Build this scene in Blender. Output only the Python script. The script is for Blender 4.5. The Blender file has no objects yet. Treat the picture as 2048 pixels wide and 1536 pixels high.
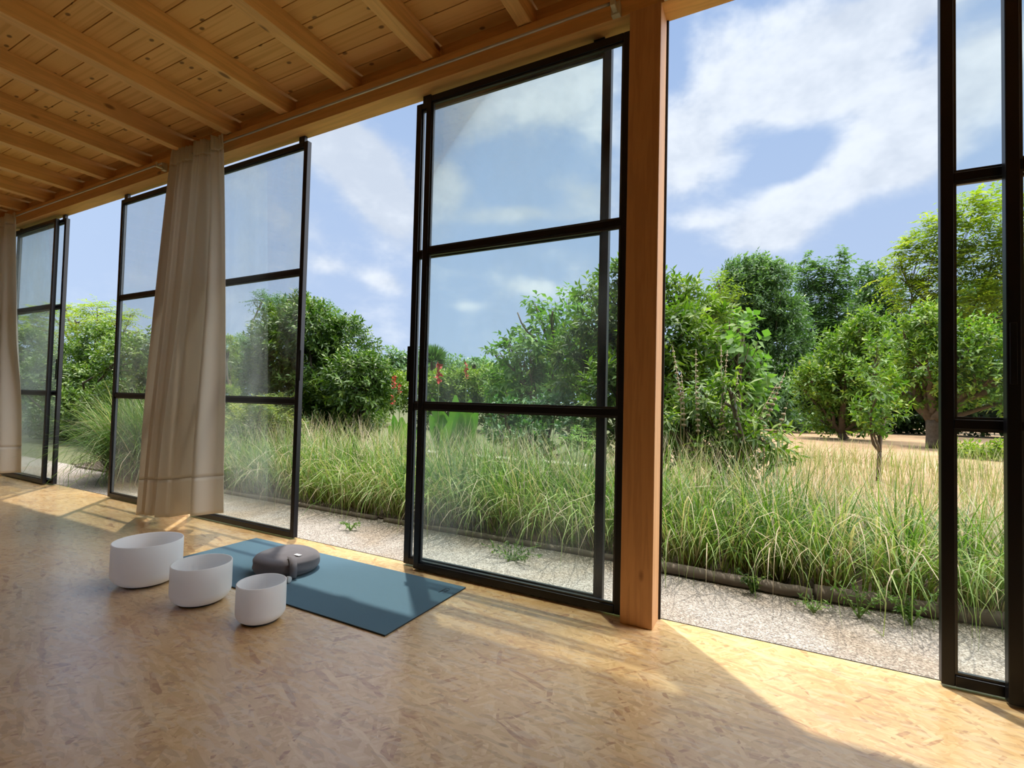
import bpy, bmesh, math, random
import numpy as np
from mathutils import Vector, Matrix
SC = bpy.context.scene
COL = SC.collection
RNG = np.random.default_rng(7)
random.seed(7)

# ------------------------------------------------------------------ camera
H = 1.04
FPX = 992.12
RR = np.array([0.88441153, 0.4661058, 0.02369862])
UU = np.array([-0.00691514, -0.03768541, 0.99926573])
WW = np.array([-0.46665665, 0.88392601, 0.03010623])
CAM = np.array([0.0, 0.0, H])
cd = bpy.data.cameras.new('camera')
cam = bpy.data.objects.new('camera', cd)
COL.objects.link(cam)
cd.sensor_fit = 'HORIZONTAL'
cd.sensor_width = 36.0
cd.lens = FPX / 2048 * 36.0
cd.clip_start = 0.05
cd.clip_end = 500
m = Matrix(((RR[0], UU[0], -WW[0], 0), (RR[1], UU[1], -WW[1], 0), (RR[2], UU[2], -WW[2], H), (0, 0, 0, 1)))
cam.matrix_world = m
SC.camera = cam
SC.view_settings.view_transform = 'Standard'
SC.view_settings.look = 'None'
SC.view_settings.gamma = 1.0
SC.view_settings.use_curve_mapping = False
SC.view_settings.exposure = 0.22
SC.cycles.max_bounces = 6
SC.cycles.diffuse_bounces = 4
SC.cycles.glossy_bounces = 2
SC.cycles.transmission_bounces = 4
SC.cycles.transparent_max_bounces = 12
SC.cycles.use_adaptive_sampling = True
SC.cycles.adaptive_threshold = 0.04
SC.cycles.caustics_reflective = False
SC.cycles.caustics_refractive = False
SC.cycles.sample_clamp_indirect = 10.0
SC.cycles.use_denoising = True

SUN_E = 3.5
SKY_TOP = 3.4       # added fill: sky above the view boosted to brighten the floor
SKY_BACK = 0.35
SKY_SIDE = 6.5      # added fill: unseen sky beyond both view edges boosted to light the room

# ------------------------------------------------------------------ node helpers
class NT:
    def __init__(s, tree):
        s.t = tree; s.n = tree.nodes; s.l = tree.links
    def node(s, kind, **kw):
        n = s.n.new(kind)
        for k, v in kw.items():
            setattr(n, k, v)
        return n
    def put(s, sock, v):
        if isinstance(v, bpy.types.NodeSocket):
            s.l.new(v, sock)
        elif v is not None:
            if sock.type == 'RGBA' and not isinstance(v, (int, float)) and len(v) == 3:
                v = (*v, 1)
            sock.default_value = v
    def math(s, op, a, b=None, c=None, clamp=False):
        n = s.node('ShaderNodeMath', operation=op, use_clamp=clamp)
        s.put(n.inputs[0], a)
        if b is not None: s.put(n.inputs[1], b)
        if c is not None: s.put(n.inputs[2], c)
        return n.outputs[0]
    def mix(s, f, a, b, mode='MIX'):
        n = s.node('ShaderNodeMix', data_type='RGBA', blend_type=mode)
        s.put(n.inputs[0], f); s.put(n.inputs[6], a); s.put(n.inputs[7], b)
        return n.outputs[2]
    def ramp(s, f, stops, interp='LINEAR'):
        n = s.node('ShaderNodeValToRGB')
        r = n.color_ramp; r.interpolation = interp
        while len(r.elements) < len(stops): r.elements.new(0.5)
        for e, (p, c) in zip(r.elements, stops):
            e.position = p; e.color = (*c, 1) if len(c) == 3 else c
        s.put(n.inputs[0], f)
        return n.outputs[0]
    def smooth(s, v, a, b):
        n = s.node('ShaderNodeMapRange', interpolation_type='SMOOTHSTEP')
        s.put(n.inputs[0], v); n.inputs[1].default_value = a; n.inputs[2].default_value = b
        return n.outputs[0]
    def noise(s, vec, scale, detail=4, rough=0.5, dist=0.0, out=0):
        n = s.node('ShaderNodeTexNoise')
        if vec is not None: s.put(n.inputs['Vector'], vec)
        n.inputs['Scale'].default_value = scale; n.inputs['Detail'].default_value = detail
        n.inputs['Roughness'].default_value = rough; n.inputs['Distortion'].default_value = dist
        return n.outputs[out]
    def mapping(s, vec, loc=(0, 0, 0), rot=(0, 0, 0), scale=(1, 1, 1)):
        n = s.node('ShaderNodeMapping')
        s.put(n.inputs[0], vec); n.inputs[1].default_value = loc
        n.inputs[2].default_value = rot; n.inputs[3].default_value = scale
        return n.outputs[0]
    def voronoi(s, vec, scale, feature='F1', rnd=1.0):
        n = s.node('ShaderNodeTexVoronoi', feature=feature)
        s.put(n.inputs['Vector'], vec); n.inputs['Scale'].default_value = scale
        n.inputs['Randomness'].default_value = rnd
        return n
    def bump(s, h, strength=0.3, dist=0.01):
        n = s.node('ShaderNodeBump'); s.put(n.inputs['Height'], h)
        n.inputs['Strength'].default_value = strength; n.inputs['Distance'].default_value = dist
        return n.outputs[0]

def new_mat(name):
    mt = bpy.data.materials.new(name); mt.use_nodes = True
    nt = NT(mt.node_tree); nt.n.clear()
    out = nt.node('ShaderNodeOutputMaterial')
    return mt, nt, out

def principled(nt, out, **kw):
    b = nt.node('ShaderNodeBsdfPrincipled')
    for k, v in kw.items():
        nt.put(b.inputs[k.replace('_', ' ')], v)
    if out is not None: nt.l.new(b.outputs[0], out.inputs[0])
    return b

# ------------------------------------------------------------------ world: sky with clouds
wd = bpy.data.worlds.new('world'); SC.world = wd; wd.use_nodes = True
w = NT(wd.node_tree); w.n.clear()
wout = w.node('ShaderNodeOutputWorld'); bg = w.node('ShaderNodeBackground')
w.l.new(bg.outputs[0], wout.inputs[0])
tc = w.node('ShaderNodeTexCoord'); sep = w.node('ShaderNodeSeparateXYZ')
DIR = tc.outputs['Generated']; w.l.new(DIR, sep.inputs[0])
dx, dy, dz = sep.outputs
az = w.math('ARCTAN2', dx, dy)
el = w.math('ARCSINE', dz)
# warp for cloud edges
cn = w.node('ShaderNodeCombineXYZ'); w.put(cn.inputs[0], az); w.put(cn.inputs[1], w.math('MULTIPLY', el, 1.5)); cn.inputs[2].default_value = 3.3
AE = cn.outputs[0]
c0_ = w.node('ShaderNodeCombineXYZ'); w.put(c0_.inputs[0], az); w.put(c0_.inputs[1], el); AE0 = c0_.outputs[0]
n1 = w.noise(AE, 5.0, 5, 0.62, 0.25)
n2 = w.noise(AE, 13.0, 3, 0.6, 0.0)
n3 = w.noise(AE, 2.2, 1, 0.5)
def azel(px, py):
    d = WW * FPX + RR * (px - 1024) - UU * (py - 768)
    d = d / np.linalg.norm(d)
    return math.atan2(d[0], d[1]), math.asin(d[2])
BLOBS = [  # place in the sky (as seen from the room), half widths in degrees-ish px, tilt, weight
 (690, 300, 95, 50, 35, 1.25), (770, 400, 90, 50, 55, 1.1), (890, 370, 45, 45, 0, .8), (640, 300, 60, 30, 0, .5),
 (1090, 170, 150, 60, -5, .8), (1180, 240, 90, 60, 30, .45), (950, 250, 60, 40, 0, .45), (1170, 390, 70, 35, 20, .7), (985, 432, 75, 18, -5, .55), (1100, 430, 70, 16, 5, .45),
 (770, 565, 48, 20, 15, .65), (1065, 577, 50, 15, 5, .6), (935, 612, 30, 10, 0, .35), (560, 430, 90, 40, 30, .35), (650, 530, 40, 15, 0, .45),
 (1390, 290, 85, 60, 30, .9), (1500, 180, 120, 60, 10, .85), (1700, 90, 160, 55, -10, .9), (1640, 190, 120, 50, 0, .7), (1830, 210, 120, 70, 0, .85), (1700, 350, 160, 50, -22, .95),
 (1560, 430, 110, 40, -20, .8), (1400, 440, 60, 22, 0, .6), (1560, 480, 60, 22, 0, .6), (1850, 330, 90, 40, -10, .7), (1980, 130, 80, 90, 0, .7), (1420, 90, 60, 40, 0, .35), (1760, 30, 200, 40, 0, .6),
 (1350, 340, 40, 60, 0, .5), (1600, 20, 100, 40, 0, .6), (1960, 420, 60, 30, 0, .25), (480, 330, 60, 25, 0, .35)]
HOLES = [(1560, 320, 75, 26, -20, .9), (1600, 345, 60, 20, 0, .5), (1960, 330, 60, 35, 0, .5), (1345, 110, 30, 60, 0, .6), (1000, 340, 70, 50, 0, .5), (800, 240, 40, 50, 0, .35)]
tot = None
for (px, py, rx, ry, tilt, wt), sg in [(b, 1) for b in BLOBS] + [(b, -1) for b in HOLES]:
    a0, e0 = azel(px, py); a1, e1 = azel(px + rx, py); a2, e2 = azel(px, py - ry)
    sx = math.hypot(a1 - a0, e1 - e0); sy = math.hypot(a2 - a0, e2 - e0)
    mp = w.node('ShaderNodeMapping', vector_type='TEXTURE')
    w.put(mp.inputs[0], AE0); mp.inputs[1].default_value = (a0, e0, 0); mp.inputs[2].default_value = (0, 0, math.radians(-tilt)); mp.inputs[3].default_value = (sx * 1.118, sy * 1.118, 1)
    dp_ = w.node('ShaderNodeVectorMath', operation='DOT_PRODUCT'); w.put(dp_.inputs[0], mp.outputs[0]); w.put(dp_.inputs[1], mp.outputs[0])
    g_ = w.math('POWER', .36788, dp_.outputs['Value'])
    tot = w.math('MULTIPLY_ADD', g_, sg * wt * (1.5 if sg > 0 else 1.1), 0.0 if tot is None else tot)
# elsewhere (outside the window's view) ordinary broken cloud
away = w.smooth(dy, 0.35, -0.2)
tot = w.math('ADD', tot, w.math('MULTIPLY', away, w.math('MULTIPLY', n3, 1.1)))
tot = w.math('ADD', tot, w.math('MULTIPLY', w.math('SUBTRACT', n1, 0.5), 1.9))
tot = w.math('ADD', tot, w.math('MULTIPLY', w.math('SUBTRACT', n2, 0.5), 0.8))
cov = w.smooth(tot, -0.05, 1.05)
# blue by elevation
blue = w.ramp(w.math('MULTIPLY', el, 1 / 1.57), [(0.0, (.46, .58, .77)), (0.12, (.42, .54, .76)), (0.30, (.36, .49, .73)), (0.6, (.22, .36, .66)), (1.0, (.14, .27, .55))])
haze_left = w.smooth(az, -0.9, -1.3)
blue = w.mix(w.math('MULTIPLY', haze_left, 0.4), blue, (.50, .64, .88))
ccol = w.mix(w.smooth(w.math('ADD', w.math('MULTIPLY', n3, .55), w.math('ADD', w.math('MULTIPLY', n2, .35), w.math('MULTIPLY', n1, .35))), .46, .72), (.56, .63, .74), (.78, .84, .92))
sky = w.mix(w.math('MULTIPLY', cov, 0.95), blue, ccol)
ground_col = w.smooth(dz, 0.0, -0.05)
sky = w.mix(ground_col, sky, (.30, .26, .18))
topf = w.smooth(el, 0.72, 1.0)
sky = w.mix(w.math('MULTIPLY', topf, .85), sky, (.57, .55, .53))  # neutral tint for the boosted sky above the view
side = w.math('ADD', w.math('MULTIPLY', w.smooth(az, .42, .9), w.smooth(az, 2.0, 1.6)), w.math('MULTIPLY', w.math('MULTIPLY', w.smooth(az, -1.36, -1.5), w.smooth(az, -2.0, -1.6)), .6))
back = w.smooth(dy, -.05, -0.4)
sky = w.mix(w.math('MULTIPLY', side, .7), sky, (.64, .62, .58))  # warm tint for the unseen side sky added as fill
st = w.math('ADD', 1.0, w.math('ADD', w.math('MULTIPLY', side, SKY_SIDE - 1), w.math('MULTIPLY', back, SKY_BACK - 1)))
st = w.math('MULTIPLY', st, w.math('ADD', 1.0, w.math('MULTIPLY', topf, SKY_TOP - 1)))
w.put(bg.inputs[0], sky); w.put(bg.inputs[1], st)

# ------------------------------------------------------------------ sun
sd = bpy.data.lights.new('sun', 'SUN'); sd.energy = SUN_E; sd.angle = math.radians(0.9); sd.color = (1.0, .93, .80)
sun = bpy.data.objects.new('sun', sd); COL.objects.link(sun)
_e = math.radians(74.1)
sun_travel = Vector((.689 * math.cos(_e), -.725 * math.cos(_e), -math.sin(_e)))
sun.rotation_euler = sun_travel.to_track_quat('-Z', 'Y').to_euler()
sun.location = (-3, 6, 12)

# ------------------------------------------------------------------ object helpers
def tag(o, label=None, cat=None, group=None, kind=None):
    if label: o['label'] = label
    if cat: o['category'] = cat
    if group: o['group'] = group
    if kind: o['kind'] = kind
    return o
def empty(name, loc=(0, 0, 0), **kw):
    o = bpy.data.objects.new(name, None); COL.objects.link(o); o.location = loc
    o.empty_display_size = 0.1
    return tag(o, **kw)
def link(name, me, mats, parent=None, world=True):
    o = bpy.data.objects.new(name, me); COL.objects.link(o)
    for mt in (mats if isinstance(mats, (list, tuple)) else [mats]):
        me.materials.append(mt)
    if parent is not None:
        o.parent = parent
        if world:   # verts given in world space: shift into the parent's space
            me.transform(Matrix.Translation(-Vector(parent.location)))
    return o
class MB:
    def __init__(s): s.v = []; s.f = []
    def box(s, x0, x1, y0, y1, z0, z1):
        b = len(s.v)
        s.v += [(x, y, z) for x in (x0, x1) for y in (y0, y1) for z in (z0, z1)]
        s.f += [tuple(b + i for i in q) for q in ((0, 1, 3, 2), (4, 6, 7, 5), (0, 4, 5, 1), (2, 3, 7, 6), (0, 2, 6, 4), (1, 5, 7, 3))]
        return s
    def tube(s, pts, rad, n=8, cap=True):
        pts = [Vector(p) for p in pts]
        if isinstance(rad, (int, float)): rad = [rad] * len(pts)
        b = len(s.v); up = Vector((0, 0, 1))
        for i, p in enumerate(pts):
            d = (pts[min(i + 1, len(pts) - 1)] - pts[max(i - 1, 0)]).normalized()
            a = d.cross(up) if abs(d.z) < .95 else d.cross(Vector((1, 0, 0)))
            a.normalize(); c = d.cross(a)
            for k in range(n):
                t = 2 * math.pi * k / n
                s.v.append(tuple(p + (a * math.cos(t) + c * math.sin(t)) * rad[i]))
        for i in range(len(pts) - 1):
            for k in range(n):
                k2 = (k + 1) % n
                s.f.append((b + i * n + k, b + i * n + k2, b + (i + 1) * n + k2, b + (i + 1) * n + k))
        if cap:
            s.f.append(tuple(b + k for k in range(n))[::-1])
            s.f.append(tuple(b + (len(pts) - 1) * n + k for k in range(n)))
        return s
    def lathe(s, prof, c, n=48):
        b = len(s.v)
        for r, z in prof:
            for k in range(n):
                t = 2 * math.pi * k / n
                s.v.append((c[0] + r * math.cos(t), c[1] + r * math.sin(t), c[2] + z))
        for i in range(len(prof) - 1):
            for k in range(n):
                k2 = (k + 1) % n
                s.f.append((b + i * n + k, b + i * n + k2, b + (i + 1) * n + k2, b + (i + 1) * n + k))
        return s
    def build(s, name, mt, parent=None, bevel=0, smooth=False, seg=2):
        me = bpy.data.meshes.new(name); me.from_pydata(s.v, [], s.f); me.update()
        bm = bmesh.new(); bm.from_mesh(me); bmesh.ops.recalc_face_normals(bm, faces=bm.faces); bm.to_mesh(me); bm.free()
        o = link(name, me, mt, parent)
        if smooth:
            for p in me.polygons: p.use_smooth = True
        if bevel:
            md = o.modifiers.new('bevel', 'BEVEL'); md.width = bevel; md.segments = seg; md.limit_method = 'ANGLE'
        return o
def np_mesh(name, V, F, attrs=None, smooth=False):
    """V (n,3); F (m,k) all faces with k corners."""
    me = bpy.data.meshes.new(name)
    n, (mF, k) = len(V), F.shape
    me.vertices.add(n); me.vertices.foreach_set('co', np.ascontiguousarray(V, dtype=np.float32).ravel())
    me.loops.add(mF * k); me.loops.foreach_set('vertex_index', np.ascontiguousarray(F, dtype=np.int32).ravel())
    me.polygons.add(mF); me.polygons.foreach_set('loop_start', np.arange(0, mF * k, k, dtype=np.int32))
    if smooth: me.polygons.foreach_set('use_smooth', np.ones(mF, dtype=bool))
    for a, val in (attrs or {}).items():
        at = me.attributes.new(a, 'FLOAT', 'POINT'); at.data.foreach_set('value', np.ascontiguousarray(val, dtype=np.float32))
    me.update(calc_edges=True); me.validate()
    return me
def P(px, py, Y):
    d = WW * FPX + RR * (px - 1024) - UU * (py - 768)
    return CAM + d * Y / d[1]
def depth(p): return float((np.asarray(p) - CAM) @ WW)

# ------------------------------------------------------------------ materials
def mat_wood(name, base, dark, axis='X', scale=1.0, knots=True, rough=.55, kn=1.0, sat=1.0):
    mt, nt, out = new_mat(name)
    tcn = nt.node('ShaderNodeTexCoord'); oi = nt.node('ShaderNodeObjectInfo')
    v = tcn.outputs['Object']
    off = nt.node('ShaderNodeCombineXYZ'); r = nt.math('MULTIPLY', oi.outputs['Random'], 37.0)
    for i in range(3): nt.put(off.inputs[i], r)
    va = nt.node('ShaderNodeVectorMath', operation='ADD'); nt.put(va.inputs[0], v); nt.put(va.inputs[1], off.outputs[0]); v = va.outputs[0]
    sc = {'X': (.9, 14, 14), 'Y': (14, .9, 14), 'Z': (14, 14, .9)}[axis]
    sk = {'X': (.45, 1, 1), 'Y': (1, .45, 1), 'Z': (1, 1, .45)}[axis]
    vk = nt.mapping(v, scale=sk)
    vo = nt.voronoi(vk, 5.5 * kn); kd = vo.outputs['Distance']
    warp = nt.math('MULTIPLY', nt.math('SUBTRACT', 1.0, nt.smooth(kd, 0.0, .35)), 2.2)
    g1 = nt.node('ShaderNodeTexNoise'); nt.put(g1.inputs['Vector'], nt.mapping(v, scale=tuple(scale * a for a in sc)))
    g1.inputs['Scale'].default_value = 1.6; g1.inputs['Detail'].default_value = 5; g1.inputs['Roughness'].default_value = .6
    w_ = nt.math('SINE', nt.math('ADD', nt.math('MULTIPLY', g1.outputs[0], 26), warp))
    g = nt.math('ADD', nt.math('MULTIPLY', w_, .18), nt.math('MULTIPLY', g1.outputs[0], .8))
    big = nt.noise(v, 1.1, 2)
    col = nt.mix(nt.smooth(g, .1, .9), base, tuple(b * .72 + d * .28 for b, d in zip(base, dark)))
    col = nt.mix(nt.math('MULTIPLY', nt.smooth(big, .4, .65), .22), col, tuple(b * .8 + d * .2 for b, d in zip(base, (base[0] * .9, base[1] * .72, base[2] * .5))))
    if knots:
        sepc = nt.node('ShaderNodeSeparateColor'); nt.put(sepc.inputs[0], vo.outputs['Color'])
        on = nt.math('GREATER_THAN', sepc.outputs[0], .45)
        k = nt.math('MULTIPLY', nt.math('SUBTRACT', 1.0, nt.smooth(kd, .06, .13)), on)
        col = nt.mix(nt.math('MULTIPLY', k, .8), col, dark)
    b = principled(nt, out, Base_Color=col, Roughness=rough)
    nt.put(b.inputs['Normal'], nt.bump(g, .12, .002))
    return mt

def mat_boards():
    mt, nt, out = new_mat('ceiling_boards')
    geo = nt.node('ShaderNodeNewGeometry'); v = geo.outputs['Position']
    s = nt.node('ShaderNodeSeparateXYZ'); nt.put(s.inputs[0], v)
    idx = nt.math('FLOOR', nt.math('DIVIDE', nt.math('SUBTRACT', s.outputs[1], .017), .1375))
    wn = nt.node('ShaderNodeTexWhiteNoise', noise_dimensions='1D'); nt.put(wn.inputs['W'], idx)
    cb = nt.node('ShaderNodeCombineXYZ'); nt.put(cb.inputs[0], nt.math('MULTIPLY', wn.outputs[0], 30)); nt.put(cb.inputs[2], wn.outputs[0])
    va = nt.node('ShaderNodeVectorMath', operation='ADD'); nt.put(va.inputs[0], v); nt.put(va.inputs[1], cb.outputs[0])
    vv = va.outputs[0]
    g1 = nt.noise(nt.mapping(vv, scale=(.35, 20, 4)), 1.6, 3, .5)
    vo = nt.node('ShaderNodeTexVoronoi', voronoi_dimensions='2D'); nt.put(vo.inputs['Vector'], nt.mapping(vv, scale=(.8, 1.3, 1))); vo.inputs['Scale'].default_value = 4.6
    sc_ = nt.node('ShaderNodeSeparateColor'); nt.put(sc_.inputs[0], vo.outputs['Color'])
    k = nt.math('MULTIPLY', nt.math('SUBTRACT', 1.0, nt.smooth(vo.outputs['Distance'], .04, .09)), nt.math('GREATER_THAN', sc_.outputs[0], .25))
    ring = nt.math('SINE', nt.math('MULTIPLY', g1, 22))
    base = nt.mix(wn.outputs[0], (.93, .60, .25), (.82, .50, .19))
    col = nt.mix(nt.math('MULTIPLY', nt.smooth(nt.math('ADD', g1, nt.math('MULTIPLY', ring, .08)), .35, .75), .6), base, (.66, .36, .12))
    col = nt.mix(nt.math('MULTIPLY', k, .8), col, (.13, .05, .02))
    principled(nt, out, Base_Color=col, Roughness=.6)
    return mt

def mat_osb():
    mt, nt, out = new_mat('strand_board')
    geo = nt.node('ShaderNodeNewGeometry'); v0 = geo.outputs['Position']
    wob = nt.node('ShaderNodeVectorMath', operation='SCALE'); nt.put(wob.inputs[0], nt.noise(v0, 9.0, 2, out=1)); wob.inputs['Scale'].default_value = .03
    va = nt.node('ShaderNodeVectorMath', operation='ADD'); nt.put(va.inputs[0], v0); nt.put(va.inputs[1], wob.outputs[0]); v = va.outputs[0]
    stops = [(0, (.68, .49, .27)), (.22, (.76, .57, .34)), (.45, (.84, .66, .42)), (.62, (.72, .52, .31)), (.78, (.88, .72, .48)), (.90, (.70, .49, .29)), (.97, (.60, .40, .24)), (1, (.50, .31, .17))]
    big = nt.noise(v0, 1.3, 2, .55)
    grain = nt.noise(nt.mapping(v, rot=(0, 0, .4), scale=(20, 60, 1)), 1.0, 2, .6)
    col = nt.mix(nt.noise(nt.mapping(v, scale=(40, 8, 1)), 1.0, 3), (.70, .50, .28), (.60, .40, .21))
    hgt = None
    for i, (ang, ln, wd_, th) in enumerate([(i_ * 68.75 + 9, [.21, .13, .09, .17, .11][i_ % 5], [.028, .018, .012, .021, .032][i_ % 5], .48 + .024 * i_) for i_ in range(9)]):
        vm = nt.mapping(v, loc=(i * 3.17, i * 1.73, 0), rot=(0, 0, math.radians(ang)), scale=(1, 1, 0))
        vm = nt.mapping(vm, scale=(1 / ln, 1 / wd_, 1))
        n = nt.node('ShaderNodeTexVoronoi', feature='F1', voronoi_dimensions='2D', distance='MINKOWSKI')
        n.inputs['Exponent'].default_value = 6.0
        nt.put(n.inputs['Vector'], vm); n.inputs['Scale'].default_value = 1.0
        s = nt.node('ShaderNodeSeparateColor'); nt.put(s.inputs[0], n.outputs['Color'])
        shade = nt.math('ADD', s.outputs[1], nt.math('MULTIPLY', nt.math('SUBTRACT', grain, .5), .35))
        c = nt.ramp(shade, stops)
        edge = nt.smooth(n.outputs['Distance'], .62, .50)
        mk = nt.math('MULTIPLY', nt.math('GREATER_THAN', s.outputs[0], th), edge)
        rim = nt.math('MULTIPLY', nt.smooth(n.outputs['Distance'], .40, .56), .10)
        c = nt.mix(rim, c, (.40, .25, .12))
        col = nt.mix(mk, col, c)
        hh = nt.math('MULTIPLY', nt.math('MULTIPLY', mk, s.outputs[2]), 1.0)
        hgt = hh if hgt is None else nt.math('MAXIMUM', hgt, hh)
    # dark resin specks and slivers
    vs = nt.voronoi(nt.mapping(v, rot=(0, 0, .6), scale=(9, 26, 1)), 1.0)
    s2 = nt.node('ShaderNodeSeparateColor'); nt.put(s2.inputs[0], vs.outputs['Color'])
    spk = nt.math('MULTIPLY', nt.math('SUBTRACT', 1.0, nt.smooth(vs.outputs['Distance'], .10, .2)), nt.math('GREATER_THAN', s2.outputs[0], .86))
    col = nt.mix(nt.math('MULTIPLY', spk, .5), col, (.25, .15, .09))
    col = nt.mix(nt.smooth(big, .42, .66), col, nt.mix(1.0, col, (.92, .84, .72), 'MULTIPLY'))
    sc = nt.noise(nt.mapping(v0, scale=(1, 3.5, 1)), 3.0, 5, .6)
    col = nt.mix(1.0, col, (.93, .83, .665), 'MULTIPLY')
    chip = nt.voronoi(nt.mapping(v, rot=(0, 0, -.9), scale=(16, 60, 1)), 1.0)
    s3 = nt.node('ShaderNodeSeparateColor'); nt.put(s3.inputs[0], chip.outputs['Color'])
    col = nt.mix(nt.math('MULTIPLY', nt.math('GREATER_THAN', s3.outputs[0], .80), .35), col, (.72, .56, .36))
    chip2 = nt.voronoi(nt.mapping(v, rot=(0, 0, .35), scale=(20, 70, 1)), 1.0)
    s4 = nt.node('ShaderNodeSeparateColor'); nt.put(s4.inputs[0], chip2.outputs['Color'])
    col = nt.mix(nt.math('MULTIPLY', nt.math('GREATER_THAN', s4.outputs[0], .86), .30), col, (.34, .20, .10))
    rough = nt.math('ADD', .20, nt.math('MULTIPLY', sc, .22))
    b = principled(nt, out, Base_Color=col, Roughness=rough)
    b.inputs['IOR'].default_value = 1.5
    b.inputs['Coat Weight'].default_value = .9; b.inputs['Coat Roughness'].default_value = .24; b.inputs['Coat IOR'].default_value = 1.6
    nt.put(b.inputs['Normal'], nt.bump(hgt, .22, .0015))
    return mt

def mat_simple(name, col, rough=.5, metal=0, spec=None, noise=0, nscale=40):
    mt, nt, out = new_mat(name)
    c = col
    if noise:
        tcn = nt.node('ShaderNodeTexCoord')
        c = nt.mix(nt.noise(tcn.outputs['Object'], nscale, 4), tuple(x * (1 - noise) for x in col), tuple(min(1, x * (1 + noise)) for x in col))
    b = principled(nt, out, Base_Color=c, Roughness=rough, Metallic=metal)
    if spec is not None: b.inputs['Specular IOR Level'].default_value = spec
    return mt

def mat_glass(name, seed, haze):
    """thin pane: clear, slightly reflective, with a dusty film that scatters light."""
    mt, nt, out = new_mat(name)
    tr = nt.node('ShaderNodeBsdfTransparent'); tr.inputs[0].default_value = (.955, .98, .972, 1)
    gl = nt.node('ShaderNodeBsdfGlossy'); gl.inputs['Roughness'].default_value = .02
    fr = nt.node('ShaderNodeFresnel'); fr.inputs[0].default_value = 1.45
    mx = nt.node('ShaderNodeMixShader'); nt.put(mx.inputs[0], nt.math('MULTIPLY', fr.outputs[0], .28)); nt.l.new(tr.outputs[0], mx.inputs[1]); nt.l.new(gl.outputs[0], mx.inputs[2])
    df = nt.node('ShaderNodeBsdfDiffuse'); df.inputs[0].default_value = (.80, .86, .86, 1)
    tl = nt.node('ShaderNodeBsdfTranslucent'); tl.inputs[0].default_value = (.80, .86, .86, 1)
    dm = nt.node('ShaderNodeMixShader'); dm.inputs[0].default_value = .5; nt.l.new(df.outputs[0], dm.inputs[1]); nt.l.new(tl.outputs[0], dm.inputs[2])
    tcn = nt.node('ShaderNodeNewGeometry')
    v = nt.mapping(tcn.outputs['Position'], loc=(seed, seed * .7, 0), scale=(1, 1, .55))
    nz = nt.noise(v, 1.7, 5, .6)
    f = nt.math('MULTIPLY', nt.smooth(nz, .34, .72), haze * .55)
    m2 = nt.node('ShaderNodeMixShader'); nt.put(m2.inputs[0], f); nt.l.new(mx.outputs[0], m2.inputs[1]); nt.l.new(dm.outputs[0], m2.inputs[2])
    nt.l.new(m2.outputs[0], out.inputs[0])
    return mt

def mat_leaf(name, stops, trans=.35, rough=.42, spec=.5):
    mt, nt, out = new_mat(name)
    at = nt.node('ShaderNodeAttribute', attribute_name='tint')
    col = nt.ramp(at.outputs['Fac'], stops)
    b = principled(nt, None, Base_Color=col, Roughness=rough)
    b.inputs['Specular IOR Level'].default_value = spec
    tl = nt.node('ShaderNodeBsdfTranslucent')
    nt.put(tl.inputs[0], nt.mix(1.0, col, (1.0, 1.25, .45), 'MULTIPLY'))
    mx = nt.node('ShaderNodeMixShader'); mx.inputs[0].default_value = trans
    nt.l.new(b.outputs[0], mx.inputs[1]); nt.l.new(tl.outputs[0], mx.inputs[2]); nt.l.new(mx.outputs[0], out.inputs[0])
    return mt

M = {}
M['osb'] = mat_osb()
M['boards'] = mat_boards()
M['rafter'] = mat_wood('rafter_wood', (.90, .57, .235), (.16, .06, .02), 'Y')
M['beam'] = mat_wood('beam_wood', (.80, .47, .18), (.17, .06, .02), 'X')
M['post'] = mat_wood('post_wood', (.62, .34, .15), (.16, .05, .02), 'Z', kn=1.1)
M['black'] = mat_simple('black_steel', (.006, .006, .009), .35, spec=.35)
M['rod'] = mat_simple('galvanised_steel', (.50, .50, .48), .42, .6)
M['bracket'] = mat_simple('bracket_metal', (.62, .58, .44), .5, .2)
M['quartz'] = None

def mat_quartz():
    mt, nt, out = new_mat('frosted_quartz')
    b = principled(nt, out, Base_Color=(.93, .93, .95), Roughness=.5)
    b.inputs['Subsurface Weight'].default_value = .6
    b.inputs['Subsurface Radius'].default_value = (.05, .05, .055)
    b.inputs['Subsurface Scale'].default_value = 1.0
    return mt
M['quartz'] = mat_quartz()
def mat_fabric(name, col, trans=.0, weave=900, sheen=.2, tcol=None):
    mt, nt, out = new_mat(name)
    tcn = nt.node('ShaderNodeTexCoord')
    nz = nt.noise(tcn.outputs['Object'], weave * .12, 3)
    c = nt.mix(nt.math('MULTIPLY', nz, .25), col, tuple(x * .8 for x in col))
    b = principled(nt, None, Base_Color=c, Roughness=.9)
    b.inputs['Sheen Weight'].default_value = sheen
    b.inputs['Specular IOR Level'].default_value = .15
    nt.put(b.inputs['Normal'], nt.bump(nt.noise(tcn.outputs['Object'], weave * .3, 2), .15, .001))
    if trans:
        tl = nt.node('ShaderNodeBsdfTranslucent'); nt.put(tl.inputs[0], tcol or col)
        mx = nt.node('ShaderNodeMixShader'); mx.inputs[0].default_value = trans
        nt.l.new(b.outputs[0], mx.inputs[1]); nt.l.new(tl.outputs[0], mx.inputs[2]); nt.l.new(mx.outputs[0], out.inputs[0])
    else:
        nt.l.new(b.outputs[0], out.inputs[0])
    return mt
M['curtain'] = mat_fabric('curtain_cotton', (.80, .755, .69), .45)
M['cushion'] = mat_fabric('grey_cotton', (.17, .16, .175), 0, 700)
M['white_tag'] = mat_simple('white_tag', (.8, .8, .82), .7)
M['mat_top'] = mat_fabric('mat_teal', (.085, .16, .215), 0, 500, .1)
M['mat_under'] = mat_simple('mat_black_rubber', (.012, .012, .014), .7)
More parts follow.
